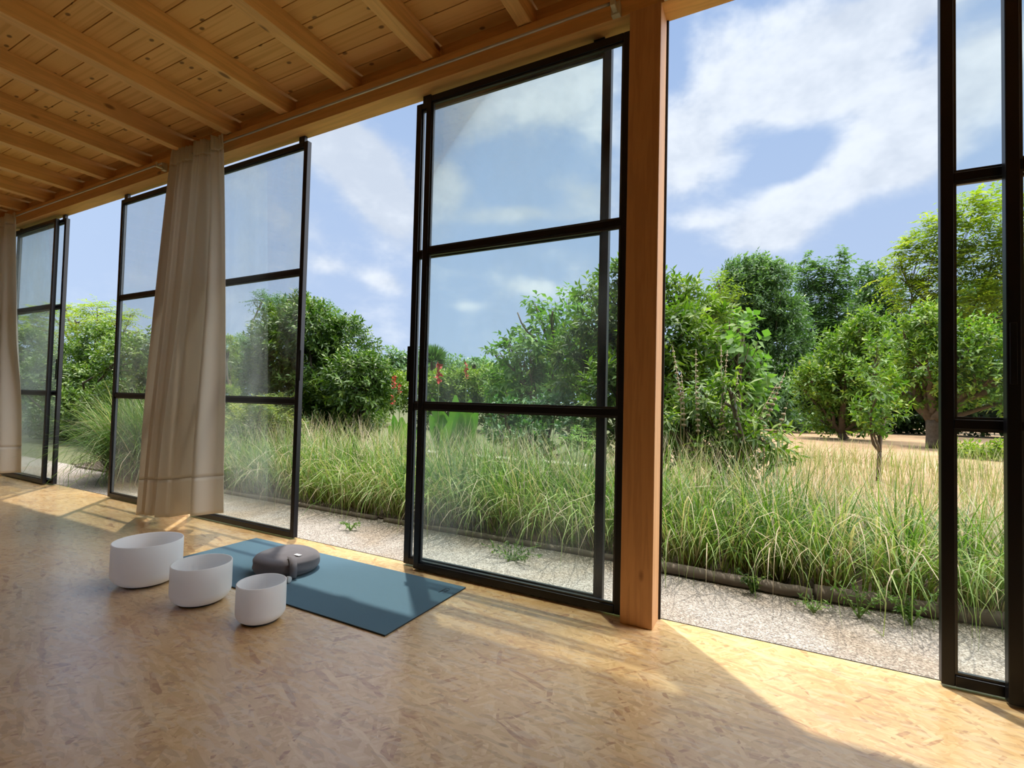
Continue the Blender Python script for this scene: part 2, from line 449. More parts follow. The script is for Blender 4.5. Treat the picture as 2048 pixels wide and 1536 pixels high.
M['mat_logo'] = mat_simple('mat_logo_ink', (.008, .02, .03), .6)
M['dark_rubber'] = mat_simple('dark_rubber', (.02, .018, .02), .6)
M['mallet'] = mat_simple('mallet_suede', (.20, .17, .18), .85, noise=.2)
M['mallet_tip'] = mat_simple('mallet_plastic', (.55, .57, .58), .45)
M['bark'] = mat_simple('bark', (.11, .085, .06), .9, noise=.5, nscale=14)
M['bark_dark'] = mat_simple('bark_dark', (.045, .035, .025), .9, noise=.5, nscale=14)

# ------------------------------------------------------------------ building
FX0, FX1, FY0, FY1 = -12.0, 4.6, -4.0, 2.486
fl = MB().box(FX0, FX1, FY0, FY1, -.03, 0).build('floor', M['osb']); tag(fl, kind='structure')
sill = MB().box(FX0, FX1, FY1 - .02, FY1 + .004, -.30, -.031).build('trim_1', M['black']); tag(sill, kind='structure')
tr2 = MB().box(FX0, FX1, FY1, FY1 + .005, -.03, .0015).build('sill_strip', M['black'], sill)
SL = .02      # the roof falls gently outward
def zr(y): return 3.088 + (2.35 - y) * SL
RH = .130
def skewbox(mb, x0, x1, y0, y1, zf0, zf1):
    b = len(mb.v)
    mb.v += [(x, y, f(y)) for x in (x0, x1) for y in (y0, y1) for f in (zf0, zf1)]
    mb.f += [tuple(b + i for i in q) for q in ((0, 1, 3, 2), (4, 6, 7, 5), (0, 4, 5, 1), (2, 3, 7, 6), (0, 2, 6, 4), (1, 5, 7, 3))]
cl = MB()
y = FY0 + .006; bw = .1375
k = math.floor((FY0 - .017) / bw)
while True:
    y0 = .017 + k * bw; y1 = y0 + bw - .006; k += 1
    if y0 < FY0: continue
    if y1 > 2.56: break
    skewbox(cl, FX0, FX1, y0, y1, lambda q: zr(q) + RH, lambda q: zr(q) + RH + .02)
skewbox(cl, FX0, FX1, FY0, 2.54, lambda q: zr(q) + RH + .0135, lambda q: zr(q) + RH + .10)
ceil = cl.build('ceiling', M['boards']); tag(ceil, kind='structure')
for k in range(-7, 17):
    xl = -1.262 - .6545 * k
    if xl < FX0 + .1 or xl > FX1 - .2: continue
    r = MB(); skewbox(r, xl, xl + .085, FY0, 2.53, zr, lambda q: zr(q) + RH + .001)
    r.build('rafter', M['rafter'], ceil, bevel=.004)
# blocking between the rafters over the beam
blk = MB().box(FX0, FX1, 2.42, 2.47, 3.0805, 3.2).build('blocking_board', M['beam'], ceil)

beam = MB().box(FX0, FX1, 2.350, 2.486, 2.940, 3.080).build('wooden_beam', M['beam'], bevel=.003)
tag(beam, 'long honey-coloured timber beam running above all the glass doors', 'beam')
PX = [(-.633, -.483, 'pine post with knots right of the largest open glass panel, nearest the camera'),
      (-4.545, -4.395, 'pine post mostly hidden behind the hanging cream curtain'),
      ]
for x0, x1, lab in PX:
    e = empty('wooden_post', (x0 + .075, 2.41, 0), label=lab, cat='post')
    MB().box(x0, x1, 2.338, 2.474, 0, 2.9395).build('timber', M['post'], e, bevel=.003)
    MB().box(x0 + .004, x1 + .010, 2.4745, 2.4845, .001, 2.9395).build('steel_strip', M['black'], e)
for x0 in (-8.42, 3.26):
    o = MB().box(x0, x0 + .15, 2.338, 2.474, 0, 2.9395).build('trim_2' if x0 < 0 else 'trim_3', M['post']); tag(o, kind='structure')
# rear side of the hall: posts and header of the open facade behind the camera, solid ends
M['plaster'] = mat_simple('pale_panelling', (.52, .42, .30), .85, noise=.05, nscale=5)
tag(MB().box(FX0, FX1, FY0 - .12, FY0, 0, 3.3).build('wall_back', M['plaster']), kind='structure')
tag(MB().box(FX0 - .12, FX0, FY0, FY1, 0, 3.3).build('wall_left', M['plaster']), kind='structure')
tag(MB().box(FX1, FX1 + .12, FY0, FY1, 0, 3.3).build('wall_right', M['plaster']), kind='structure')

# sliding steel doors ------------------------------------------------------
ZT = 2.892
def door(n, x0, x1, y, haze, handle=None, rollers=None, zt=ZT, zb=.010):
    """y: front face of the frame; frame 40 mm wide, 36 mm deep."""
    e = empty('door_%d' % n, (x0, y, 0), kind='structure')
    s, d = .040, .036
    fr = MB()
    fr.box(x0, x0 + s, y, y + d, zb, zt); fr.box(x1 - s, x1, y, y + d, zb, zt)
    fr.box(x0 + s, x1 - s, y, y + d, zt - s, zt); fr.box(x0 + s, x1 - s, y, y + d, zb, zb + s)
    rails = (.985, 1.930)
    for z in rails:
        fr.box(x0 + s, x1 - s, y + .002, y + d - .002, z - .018, z + .018)
    fr.build('frame', M['black'], e, bevel=.003)
    gm = mat_glass('glass_%d' % n, n * 5.3, haze)
    be = MB()
    zs = [zb + s, rails[0] - .018, rails[0] + .018, rails[1] - .018, rails[1] + .018, zt - s]
    for a, b in ((0, 1), (2, 3), (4, 5)):
        z0, z1 = zs[a], zs[b]
        # glazing bead
        for q in ((x0 + s, x0 + s + .010, z0, z1), (x1 - s - .010, x1 - s, z0, z1), (x0 + s + .010, x1 - s - .010, z0, z0 + .010), (x0 + s + .010, x1 - s - .010, z1 - .010, z1)):
            be.box(q[0], q[1], y + .010, y + .026, q[2], q[3])
        MB().box(x0 + s + .004, x1 - s - .004, y + .0165, y + .0185, z0 + .004, z1 - .004).build('pane', gm, e)
    be.build('glazing_bead', M['bead'], e)
    if handle:
        hx, hy = handle
        MB().box(hx, hx + .020, hy, hy + .006, 1.135, 1.355).build('handle', M['black'], e, bevel=.002)
    for rx in (rollers if rollers is not None else (x0 + .045, x1 - .10)):
        MB().box(rx, rx + .06, y + .006, y + .030, zt + .0005, 2.9395).build('roller', M['black'], e)
    return e
M['bead'] = mat_simple('grey_bead', (.06, .065, .075), .35, .3)
YI, YO = 2.395, 2.440
door(1, -1.908, -.638, YI, .10, rollers=())                                   # largest panel, inner track
door(2, -2.020, -.752, YO, .07, handle=(-2.036, YO - .002))       # behind it
door(3, -4.290, -3.022, YO, .24, handle=(-3.026, YO - .007))
door(4, -5.655, -4.56, YO, .12, handle=(-5.618, YO - .007))
door(5, -8.200, -6.935, YI, .27, rollers=())
door(6, -8.080, -6.815, YO, .22, handle=(-6.87, YO - .007))
door(7, .565, 1.833, YO, .05)
door(8, .738, 2.006, YI, .05, handle=(.745, YI - .007), rollers=())

# curtain rods --------------------------------------------------------------
def rod(x0, x1, z0, z1, lab, brs):
    e = empty('curtain_rod', ((x0 + x1) / 2, 2.29, z0), label=lab, cat='curtain rod')
    MB().tube([(x0, 2.285, z0), (x1, 2.285, z1)], .0075, 10).build('rod', M['rod'], e, smooth=True)
    for bx, z in brs:
        b = MB(); b.box(bx - .022, bx + .022, 2.318, 2.3495, z - .035, z + .030); b.box(bx - .012, bx + .012, 2.272, 2.318, z - .026, z - .010)
        b.box(bx - .012, bx + .012, 2.266, 2.274, z - .026, z + .016)
        b.build('bracket', M['bracket'], e, bevel=.003)
rod(-4.34, -.69, 2.972, 2.972, 'thin metal curtain rod above the largest glass panel, from curtain to near post', [(-.70, 2.972), (-4.30, 2.972)])
rod(-.50, 3.2, 2.975, 2.975, 'thin metal curtain rod running right from the near post out of the frame', [(-.45, 2.975)])
rod(-8.2, -4.64, 2.985, 2.985, 'thin metal curtain rod left of the hanging curtain', [(-4.70, 2.985), (-8.15, 2.985)])

# curtains --------------------------------------------------------------------
def curtain(xt0, xt1, xb0, xb1, ztop, zbl, zbr, nf, seed, label, yb=2.275, bulge=.10, loc=None):
    e = empty('curtain', ((xt0 + xt1) / 2, yb, 0), label=label, cat='curtain')
    r = np.random.default_rng(seed)
    nu, nv = 200, 90
    ph = r.uniform(0, 6.28, 8); fr = np.array([nf, nf * 1.7, nf * .6, nf * 2.9])
    am = np.array([.55, .28, .40, .14])
    def pt(u, s):
        # s 0 top .. 1 bottom
        se = s ** .8; x = (1 - se) * (xt0 + (xt1 - xt0) * u) + se * (xb0 + (xb1 - xb0) * u)
        wob = u + .05 * s * math.sin(3.1 * u + ph[4]) + .02 * math.sin(6 * s + ph[5])
        fold = sum(am[i] * math.sin(6.283 * fr[i] * wob + ph[i]) for i in range(4))
        fold = math.tanh(fold * 1.5)
        a = .022 + .052 * min(1, s * 1.3)
        yy = yb - .012 - bulge * s * math.sin(math.pi * min(1, max(0, u))) * .8 + a * fold - .02 * s
        # small pinch pleats at the heading
        yy += (.010 * math.sin(6.283 * 22 * u + 1.3 * math.sin(9 * u))) * math.exp(-s * 22)
        x += .018 * s * math.cos(6.283 * fr[0] * wob + ph[0])
        zb = zbl + (zbr - zbl) * u
        z = ztop + (zb - ztop) * s + .006 * math.sin(40 * u) * math.exp(-s * 30)
        return x, min(yy, 2.3300), z
    def sheet(name, s0, s1, nvv, mt, off=0.0, u0=0, u1=1, thick=.0012):
        V = []; F = []
        for j in range(nvv + 1):
            s = s0 + (s1 - s0) * j / nvv
            for i in range(nu + 1):
                x, yy, z = pt(u0 + (u1 - u0) * i / nu, s); V.append((x, yy - off, z))
        for j in range(nvv):
            for i in range(nu):
                a = j * (nu + 1) + i; F.append((a, a + 1, a + nu + 2, a + nu + 1))
        mb = MB(); mb.v = V; mb.f = F
        o = mb.build(name, mt, e, smooth=True)
        md = o.modifiers.new('s', 'SOLIDIFY'); md.thickness = thick; md.offset = 0
        return o
    sheet('cloth', .041, .9045, nv, M['curtain'])
    sheet('heading_tape', .0, .040, 6, M['curtain'])
    sheet('hem', .905, 1.0, 10, M['curtain'])
    sheet('hem_seam', .9035, .9055, 2, M['curtain'], .0016)
    return e
curtain(-4.43, -3.775, -4.62, -3.585, 3.030, .018, .150, 3.4, 5, 'long cream cotton curtain hanging gathered in front of the glass, nearer of the two')
curtain(-8.55, -7.62, -8.75, -7.18, 3.020, .05, .12, 4.4, 11, 'cream curtain at the far left edge of the room', bulge=.05)

# ------------------------------------------------------------------ things on the floor
# yoga mat
ym = empty('yoga_mat', (-2.39, 2.0, 0), label='dark teal yoga mat with black underside on the floor under the grey cushion', cat='yoga mat')
MX0, MX1, MY0, MY1 = -3.255, -1.479, 1.680, 2.318
MB().box(MX0, MX1, MY0, MY1, .0005, .0050).build('underside', M['mat_under'], ym)
MB().box(MX0, MX1, MY0, MY1, .0051, .0080).build('top_layer', M['mat_top'], ym, bevel=.001)
lg = MB()
def arc(c, r0, a0, a1, n=14, w_=.0016):
    return [(c[0] + r0 * math.cos(math.radians(a0 + (a1 - a0) * i / n)), c[1] + r0 * math.sin(math.radians(a0 + (a1 - a0) * i / n)), .0082) for i in range(n + 1)]
lc = (-1.545, 2.235)
for k in range(3):
    cx = lc[0] + .0; cy = lc[1] - k * .020
    lg.tube(arc((cx, cy), .014, -60, 200), .0013, 6)
lg.tube([(lc[0] - .016, lc[1] - .055, .0082), (lc[0] - .016, lc[1] + .016, .0082)], .0013, 6)
lg.build('logo', M['mat_logo'], ym)

# singing bowls
def bowl(x, y, R, Hh, label):
    e = empty('singing_bowl', (x, y, 0), label=label, cat='singing bowl', group='frosted white bowls on the floor')
    rc = R * .42; th = .0065; zb = .006
    prof = []
    for i in range(11):
        a = math.pi / 2 * i / 10
        prof.append((R - rc + rc * math.sin(a), zb + rc - rc * math.cos(a)))
    prof = [(0.0005, zb), ((R - rc) * .5, zb)] + prof
    prof += [(R * 1.0, Hh * .7), (R * .998, Hh - .003), (R - .002, Hh)]
    inner = [(R - th + .002, Hh), (R - th, Hh - .003), (R - th, Hh * .7)]
    ri = rc - th
    for i in range(11):
        a = math.pi / 2 * (1 - i / 10)
        inner.append((R - rc + ri * math.sin(a), zb + rc - ri * math.cos(a)))
    inner += [((R - rc) * .5, zb + th), (.0005, zb + th)]
    MB().lathe(prof + inner, (x, y, 0), 72).build('bowl_body', M['quartz'], e, smooth=True)
    rr_ = (R - rc) * .85 + .02
    ring = MB(); ring.lathe([(rr_ + .006 * math.cos(t), .0062 + .0055 * math.sin(t)) for t in [2 * math.pi * i / 12 for i in range(13)]], (x, y, 0), 48)
    ring.build('rubber_ring', M['dark_rubber'], e, smooth=True)
bowl(-3.007, 1.498, .162, .228, 'largest of the three frosted white quartz bowls, farthest left')
bowl(-2.513, 1.499, .134, .193, 'medium frosted white quartz bowl, in the middle of the three')
bowl(-2.075, 1.514, .105, .176, 'smallest frosted white quartz bowl, beside the edge of the yoga mat')

# meditation cushion
cu = empty('meditation_cushion', (-2.527, 2.0, .0065), label='round dark grey meditation cushion with carry strap lying on the yoga mat', cat='cushion')
def cush(c, R, Hh, zb):
    mb = MB(); n = 220; prof = []
    for i in range(25):
        a = -math.pi / 2 + math.pi * i / 24
        prof.append((a,))
    rows = 25
    for i in range(rows):
        a = -math.pi / 2 + math.pi * i / (rows - 1)
        ca = max(0.0, math.cos(a)) ** .55
        for k in range(n):
            t = 2 * math.pi * k / n
            side = math.exp(-((a) / .75) ** 2)
            pl = 1 - .030 * side * (.5 + .5 * math.sin(9 * a + 1.2 * math.sin(2 * t + 1) + .6 * math.sin(5 * t))) * (.55 + .45 * math.sin(3 * t + 2)) - .012 * side * math.sin(5 * t + 1)
            r = R * (.60 + .40 * ca) * pl * (1.0 + .0)
            top = .004 * math.sin(3 * t + 1) * max(0, math.sin(a))
            z = zb + Hh / 2 + Hh / 2 * math.copysign(abs(math.sin(a)) ** .8, a) + top
            mb.v.append((c[0] + r * math.cos(t), c[1] + r * math.sin(t) * .97, z))
    for i in range(rows - 1):
        for k in range(n):
            k2 = (k + 1) % n
            mb.f.append((i * n + k, i * n + k2, (i + 1) * n + k2, (i + 1) * n + k))
    # top and bottom discs with a gentle dome
    for top in (0, 1):
        b0 = (rows - 1) * n if top else 0
        prev = list(range(b0, b0 + n))
        for rr_, dz_ in ((.45, .006), (.3, .009), (.15, .010)):
            base = len(mb.v)
            for k in range(n):
                t = 2 * math.pi * k / n
                z = (zb + Hh + dz_ + .002 * math.sin(2 * t + rr_ * 9)) if top else zb
                mb.v.append((c[0] + R * rr_ * math.cos(t), c[1] + R * rr_ * math.sin(t) * .97, z))
            for k in range(n):
                k2 = (k + 1) % n
                mb.f.append((prev[k], prev[k2], base + k2, base + k))
            prev = list(range(base, base + n))
        mb.f.append(tuple(prev))
    return mb
cush((-2.527, 2.0), .186, .100, .0086).build('cushion_body', M['cushion'], cu, smooth=True)
# carry strap over the rim, toward the right-front
st_ = MB(); sa = math.radians(-28); sdir = (math.cos(sa), math.sin(sa)); sper = (-sdir[1], sdir[0])
for sw in (0,):
    path = [(.118, .1125), (.150, .1150), (.176, .106), (.197, .088), (.204, .062), (.203, .040), (.194, .020), (.180, .0105)]
    V = []
    for r_, z_ in path:
        for s_ in (-.019, .019):
            V.append((-2.527 + sdir[0] * r_ + sper[0] * s_, 2.0 + sdir[1] * r_ + sper[1] * s_, z_ + .002))
    st_.v = V; st_.f = [(2 * i, 2 * i + 1, 2 * i + 3, 2 * i + 2) for i in range(len(path) - 1)]
so = st_.build('carry_strap', M['cushion'], cu, smooth=True)
md = so.modifiers.new('s', 'SOLIDIFY'); md.thickness = .004; md.offset = 1
tg = MB(); ta = math.radians(-8)
tx, ty = -2.527 + .115 * math.cos(ta), 2.0 + .115 * math.sin(ta)
tg.box(tx - .022, tx + .022, ty - .011, ty + .011, .1135, .1160); tg.build('white_label', M['white_tag'], cu)

# mallet end beside the small bowl
ml = empty('mallet', (-2.33, 1.86, .0065), label='small pale-tipped mallet lying on the yoga mat behind the smallest bowl', cat='mallet')
MB().tube([(-2.50, 1.835, .028), (-2.345, 1.862, .026)], .013, 16).build('handle', M['mallet'], ml, smooth=True)
MB().tube([(-2.345, 1.862, .026), (-2.325, 1.866, .026)], .017, 16).build('tip', M['mallet_tip'], ml, smooth=True, bevel=.002)

# ------------------------------------------------------------------ ground outside
def mat_gravel():
    mt, nt, out = new_mat('fine_gravel')
    geo = nt.node('ShaderNodeNewGeometry'); v = geo.outputs['Position']
    vo = nt.voronoi(v, 150); s = nt.node('ShaderNodeSeparateColor'); nt.put(s.inputs[0], vo.outputs['Color'])
    col = nt.ramp(s.outputs[0], [(0, (.13, .115, .10)), (.3, (.25, .22, .19)), (.7, (.35, .315, .28)), (1, (.50, .46, .42))])
    big = nt.noise(v, 2.0, 4)
    col = nt.mix(nt.smooth(big, .4, .7), col, nt.mix(1, col, (.88, .80, .70), 'MULTIPLY'))
    st = nt.noise(nt.mapping(v, scale=(3, 14, 1)), 6, 3)
    col = nt.mix(nt.math('MULTIPLY', nt.smooth(st, .64, .72), .5), col, (.20, .15, .09))
    b = principled(nt, out, Base_Color=col, Roughness=.9)
    nt.put(b.inputs['Normal'], nt.bump(vo.outputs['Distance'], .7, .006))
    return mt
def mat_soil():
    mt, nt, out = new_mat('sandy_soil')
    geo = nt.node('ShaderNodeNewGeometry'); v = geo.outputs['Position']
    n1 = nt.noise(v, 1.2, 6, .6); n2 = nt.noise(v, 14, 4, .6)
    col = nt.mix(nt.smooth(n1, .35, .65), (.38, .25, .145), (.30, .19, .10))
    col = nt.mix(nt.smooth(n2, .5, .75), col, (.34, .24, .13))
    sp_ = nt.node('ShaderNodeSeparateXYZ'); nt.put(sp_.inputs[0], v)
    ax_ = nt.math('DIVIDE', nt.math('SUBTRACT', sp_.outputs[0], 6.5), 11.0); ay_ = nt.math('DIVIDE', nt.math('SUBTRACT', sp_.outputs[1], 19.0), 17.0)
    rr2 = nt.math('ADD', nt.math('ADD', nt.math('MULTIPLY', ax_, ax_), nt.math('MULTIPLY', ay_, ay_)), nt.math('MULTIPLY', nt.noise(v, .6, 4), .9))
    col = nt.mix(nt.smooth(rr2, 1.15, 1.6), col, nt.mix(n2, (.05, .08, .025), (.14, .13, .06)))
    b = principled(nt, out, Base_Color=col, Roughness=.95)
    nt.put(b.inputs['Normal'], nt.bump(n2, .5, .03))
    return mt
M['gravel'] = mat_gravel(); M['soil'] = mat_soil()
g = MB().box(-14, 9, 2.492, 3.40, -.30, -.055).build('ground', M['gravel']); tag(g, kind='structure')
g = MB().box(-160, 140, 3.40, 170, -.30, -.065).build('ground_soil', M['soil']); tag(g, kind='structure')
g = MB().box(-60, 60, -60, FY0 - .02, -.30, -.08).build('ground_rear', M['gravel']); tag(g, kind='structure')
M['bed_shade'] = mat_simple('shaded_bed_soil', (.055, .035, .022), .95, noise=.5, nscale=30)  # dark colour stands for shade in the hollow beneath the grass
mb_ = MB().box(-9, 3.2, 3.42, 5.3, -.0645, -.050).build('ground_bed', M['bed_shade']); tag(mb_, kind='structure')
# pale paving edge beyond the grass
pv = MB().box(-6.2, -2.6, 7.45, 7.75, -.0645, .02).build('paving_edge', mat_simple('pale_stone', (.55, .50, .43), .9, noise=.15, nscale=6))
tag(pv, 'pale stone path edge showing between grass stems behind the largest glass panel', 'path edge')

M['log'] = mat_wood('weathered_log', (.19, .155, .125), (.06, .04, .03), 'X', knots=False, rough=.85)
def log(x0, y0, x1, y1, r, z, label):
    n = 14; pts = []; rads = []
    rg = random.Random(int(abs(x0) * 100))
    for i in range(n + 1):
        t = i / n
        pts.append((x0 + (x1 - x0) * t, y0 + (y1 - y0) * t + rg.uniform(-.006, .006), z + rg.uniform(-.005, .005)))
        rads.append(r * rg.uniform(.88, 1.08))
    o = MB().tube(pts, rads, 12).build('edging_log', M['log'], smooth=True)
    tag(o, label, 'log', 'logs edging the grass bed')
log(-.72, 3.33, .20, 3.315, .036, -.022, 'weathered grey log edging the gravel just right of the near post')
log(.215, 3.335, 2.6, 3.60, .044, -.016, 'weathered split log edging the grass bed at the right, behind the right glass panel')
log(-3.0, 3.36, -.78, 3.40, .026, -.045, 'weathered edging log half hidden by grass behind the largest glass panel')
log(-8.6, 3.34, -3.1, 3.36, .026, -.045, 'weathered edging log under the grass behind the curtain')

# ------------------------------------------------------------------ planting
UP = np.array([0, 0, 1.0])
def unit(a): return a / (np.linalg.norm(a, axis=-1, keepdims=True) + 1e-9)
def leaf_arrays(Pb, D, N, L, W, tint, fold=.15, droop=.08):
    D = unit(D); S = unit(np.cross(D, N)); N = np.cross(S, D)
    L = L[:, None]; W = W[:, None]
    v0 = Pb; v1 = Pb + D * L * .42 + S * W * .5 + N * W * fold
    v2 = Pb + D * L - N * L * droop; v3 = Pb + D * L * .42 - S * W * .5 + N * W * fold
    V = np.stack([v0, v1, v2, v3], 1).reshape(-1, 3)
    b = np.arange(len(Pb))[:, None] * 4
    F = np.concatenate([b + [0, 1, 2], b + [0, 2, 3]], 0)
    return V, F, np.repeat(tint, 4)
def rand_dirs(n, rg):
    a = rg.normal(size=(n, 3)); return unit(a)
def foliage(lobes, rg, style='plain', per=1.0, L=.08, W=.035, kl=9, twig=.16, shell=.45, tint0=.5, droop=.2, flat=.0):
    """lobes: list of (centre, rx, ry, rz). returns V,F,tint."""
    PB, DD, NN, LL, WL, TT = [], [], [], [], [], []
    for c, rx, ry, rz in lobes:
        R = (rx * ry * rz) ** (1 / 3)
        n = max(6, int(per * 14.0 * R * R / (L * W * kl) * 2.8))
        d = rand_dirs(n, rg); d[:, 2] = np.where(d[:, 2] < -.8, -d[:, 2], d[:, 2])
        lump = 1 + .16 * np.sin(d[:, 0] * 7 + c[0]) * np.sin(d[:, 1] * 6 + c[1] * 3) + .10 * np.sin(d[:, 2] * 11 + c[2])
        rad = (1 - shell * rg.random(n) ** 1.6) * lump
        cen = c + d * rad[:, None] * np.array([rx, ry, rz])
        td = unit(d + UP * .35 + rg.normal(size=(n, 3)) * .45)
        if flat: td[:, 2] *= (1 - flat); td = unit(td)
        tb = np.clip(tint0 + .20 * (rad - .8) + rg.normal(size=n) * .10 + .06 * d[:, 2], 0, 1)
        tl = twig * rg.uniform(.6, 1.3, n)
        for j in range(kl):
            t = (j + .5) / kl
            pos = cen + td * (t - .3)[..., None] * tl[:, None] if False else cen + td * ((t - .3) * tl)[:, None]
            if style == 'pinnate':
                pos = pos - UP * (droop * (t ** 2) * tl)[:, None]
                side = unit(np.cross(td, UP + rg.normal(size=(n, 3)) * .12)); sg = 1 if j % 2 else -1
                ld = unit(side * sg + td * .45 - UP * droop * .6 + rg.normal(size=(n, 3)) * .12)
                nn = UP + rg.normal(size=(n, 3)) * .25
            else:
                a = j * 2.4 + rg.random(n) * .8
                e1 = unit(np.cross(td, np.array([.3, .2, 1.0]))); e2 = np.cross(td, e1)
                rad_ = e1 * np.cos(a)[:, None] + e2 * np.sin(a)[:, None]
                ld = unit(rad_ + td * (.35 + .9 * t) - UP * droop + rg.normal(size=(n, 3)) * .2)
                nn = unit(td + UP * .8 + rg.normal(size=(n, 3)) * .35)
            PB.append(pos); DD.append(ld); NN.append(nn)
            LL.append(L * rg.uniform(.65, 1.25, n)); WL.append(W * rg.uniform(.7, 1.2, n))
            TT.append(np.clip(tb + rg.normal(size=n) * .09, 0, 1))
    return leaf_arrays(np.concatenate(PB), np.concatenate(DD), np.concatenate(NN), np.concatenate(LL), np.concatenate(WL), np.concatenate(TT))

def bent(a, b, rg, n=5, amp=.12):
    a = np.array(a, float); b = np.array(b, float); ln = np.linalg.norm(b - a)
    off = rg.normal(size=3) * amp * ln * .5
    return [tuple(a + (b - a) * t + off * math.sin(math.pi * t) + rg.normal(size=3) * ln * .015 * (0 < t < 1)) for t in [i / n for i in range(n + 1)]]

def plant(name, label, cat, mat, Y, lobes_px, base_px=None, group=None, seed=1, bark='bark', trunk_r=.06, dY=.5, twigs=5, zbase=-.065, deep=1.0, squash=1.0, branches=True, extra=(), **fo):
    rg = np.random.default_rng(seed)
    lobes = []
    for q in lobes_px:
        px, py, r = q[:3]; sq = q[3] if len(q) > 3 else squash
        yy = Y + rg.uniform(-1, 1) * dY
        c = P(px, py, yy); dp = depth(c)
        off = math.hypot(px - 1024, py - 768) / FPX
        R = r * dp / FPX / (1 + .35 * off * off)
        c[2] = max(c[2], zbase + R * sq * .75)
        lobes.append((c, R, R * deep, R * sq))
    cs = np.array([l[0] for l in lobes])
    if base_px is None: bx, by = cs[:, 0].mean(), cs[:, 1].mean()
    else: b_ = P(base_px, 800, Y); bx, by = b_[0], b_[1]
    e = empty(name, (bx, by, zbase), label=label, cat=cat, group=group)
    V, F, T = foliage(lobes, rg, **fo)
    V = V.copy(); low = V[:, 2] < zbase + .01; V[low, 2] = zbase + .01 + rg.random(low.sum()) * .03
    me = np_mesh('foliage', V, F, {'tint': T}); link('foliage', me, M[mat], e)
    if branches:
        br = MB(); base = np.array([bx, by, zbase])
        low_z = min(l[0][2] - l[3] * .2 for l in lobes)
        fork = base + np.array([rg.uniform(-.1, .1), rg.uniform(-.1, .1), max(.15, (low_z - zbase) * .6)])
        br.tube(bent(base, fork, rg, 4, .05), [trunk_r * 1.3, trunk_r * 1.1, trunk_r, trunk_r * .95, trunk_r * .9], 8)
        for il, (c, rx, ry, rz) in enumerate(lobes):
            r0 = trunk_r * (.92 if il in (0, len(lobes) // 2) else rg.uniform(.4, .7))
            pts = bent(fork, c, rg, 6, .16); br.tube(pts, [r0 * (1 - .65 * i / 6) for i in range(7)], 6)
            for k in range(twigs):
                d = rand_dirs(1, rg)[0]; d[2] = abs(d[2]) * .8
                q = c + d * np.array([rx, ry, rz]) * rg.uniform(.8, 1.05)
                br.tube(bent(c + (np.array(pts[4]) - c) * rg.random(), q, rg, 3, .15), [r0 * .32, r0 * .25, r0 * .16, r0 * .08], 4, cap=False)
        for a_, b_, r_ in extra:
            br.tube(bent(a_, b_, rg, 5, .12), [r_ * (1 - .12 * i) for i in range(6)], 6)
        br.build('branches', M[bark], e, smooth=True)
    return e

G = lambda *a: mat_leaf(*a)
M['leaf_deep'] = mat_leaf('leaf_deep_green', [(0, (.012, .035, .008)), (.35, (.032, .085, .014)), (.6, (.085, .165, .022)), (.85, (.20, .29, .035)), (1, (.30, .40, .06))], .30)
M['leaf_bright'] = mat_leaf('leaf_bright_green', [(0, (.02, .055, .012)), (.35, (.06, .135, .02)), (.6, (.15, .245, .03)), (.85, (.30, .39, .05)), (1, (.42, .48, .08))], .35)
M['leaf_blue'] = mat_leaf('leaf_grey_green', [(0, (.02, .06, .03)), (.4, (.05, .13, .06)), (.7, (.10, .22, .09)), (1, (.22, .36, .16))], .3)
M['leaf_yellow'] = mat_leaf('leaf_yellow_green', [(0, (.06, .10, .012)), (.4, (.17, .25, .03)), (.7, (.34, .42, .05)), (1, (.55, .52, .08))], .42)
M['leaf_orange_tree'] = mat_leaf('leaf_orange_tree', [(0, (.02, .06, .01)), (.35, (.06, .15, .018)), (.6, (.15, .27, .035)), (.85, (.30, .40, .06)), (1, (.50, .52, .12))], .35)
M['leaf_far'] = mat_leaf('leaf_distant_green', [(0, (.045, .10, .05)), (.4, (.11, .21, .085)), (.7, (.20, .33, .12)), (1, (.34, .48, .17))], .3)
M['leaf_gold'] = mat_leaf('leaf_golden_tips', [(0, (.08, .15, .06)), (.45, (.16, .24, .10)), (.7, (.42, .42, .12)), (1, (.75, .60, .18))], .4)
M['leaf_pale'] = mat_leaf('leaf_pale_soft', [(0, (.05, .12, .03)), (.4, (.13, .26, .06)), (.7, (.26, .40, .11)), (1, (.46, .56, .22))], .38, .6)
M['flower_red'] = mat_simple('red_flower', (.55, .06, .045), .5)
M['seed'] = mat_simple('dry_seed_head', (.42, .34, .24), .9, noise=.3, nscale=60)
M['stem_green'] = mat_simple('green_stem', (.16, .24, .06), .7, noise=.2)
M['dry'] = mat_simple('dry_stem', (.38, .26, .16), .9, noise=.3)

# --- trees and bushes, near to far
plant('citrus_tree', 'dense dark green citrus tree behind the open doorway right of the curtain', 'tree', 'leaf_deep', 7.0,
      [(560, 700, 60), (620, 665, 60), (690, 700, 62), (640, 770, 90), (715, 765, 60), (560, 800, 60), (670, 830, 70), (745, 745, 32), (545, 650, 32), (530, 730, 45), (600, 630, 36), (755, 790, 30), (600, 850, 60), (700, 850, 50)],
      base_px=690, seed=3, bark='bark_dark', L=.11, W=.042, kl=9, per=1.15, twig=.22, tint0=.50, droop=.15)
plant('ash_tree', 'feathery grey-green tree rising behind the dark citrus tree', 'tree', 'leaf_blue', 9.5,
      [(525, 600, 20, .6), (560, 612, 30, .6), (600, 625, 36, .7), (640, 628, 30, .6), (665, 640, 20, .6), (580, 660, 45), (490, 720, 40), (470, 760, 40), (505, 780, 40), (620, 670, 50)],
      base_px=570, seed=4, style='pinnate', L=.10, W=.030, kl=12, per=.9, twig=.42, tint0=.62, droop=.25)
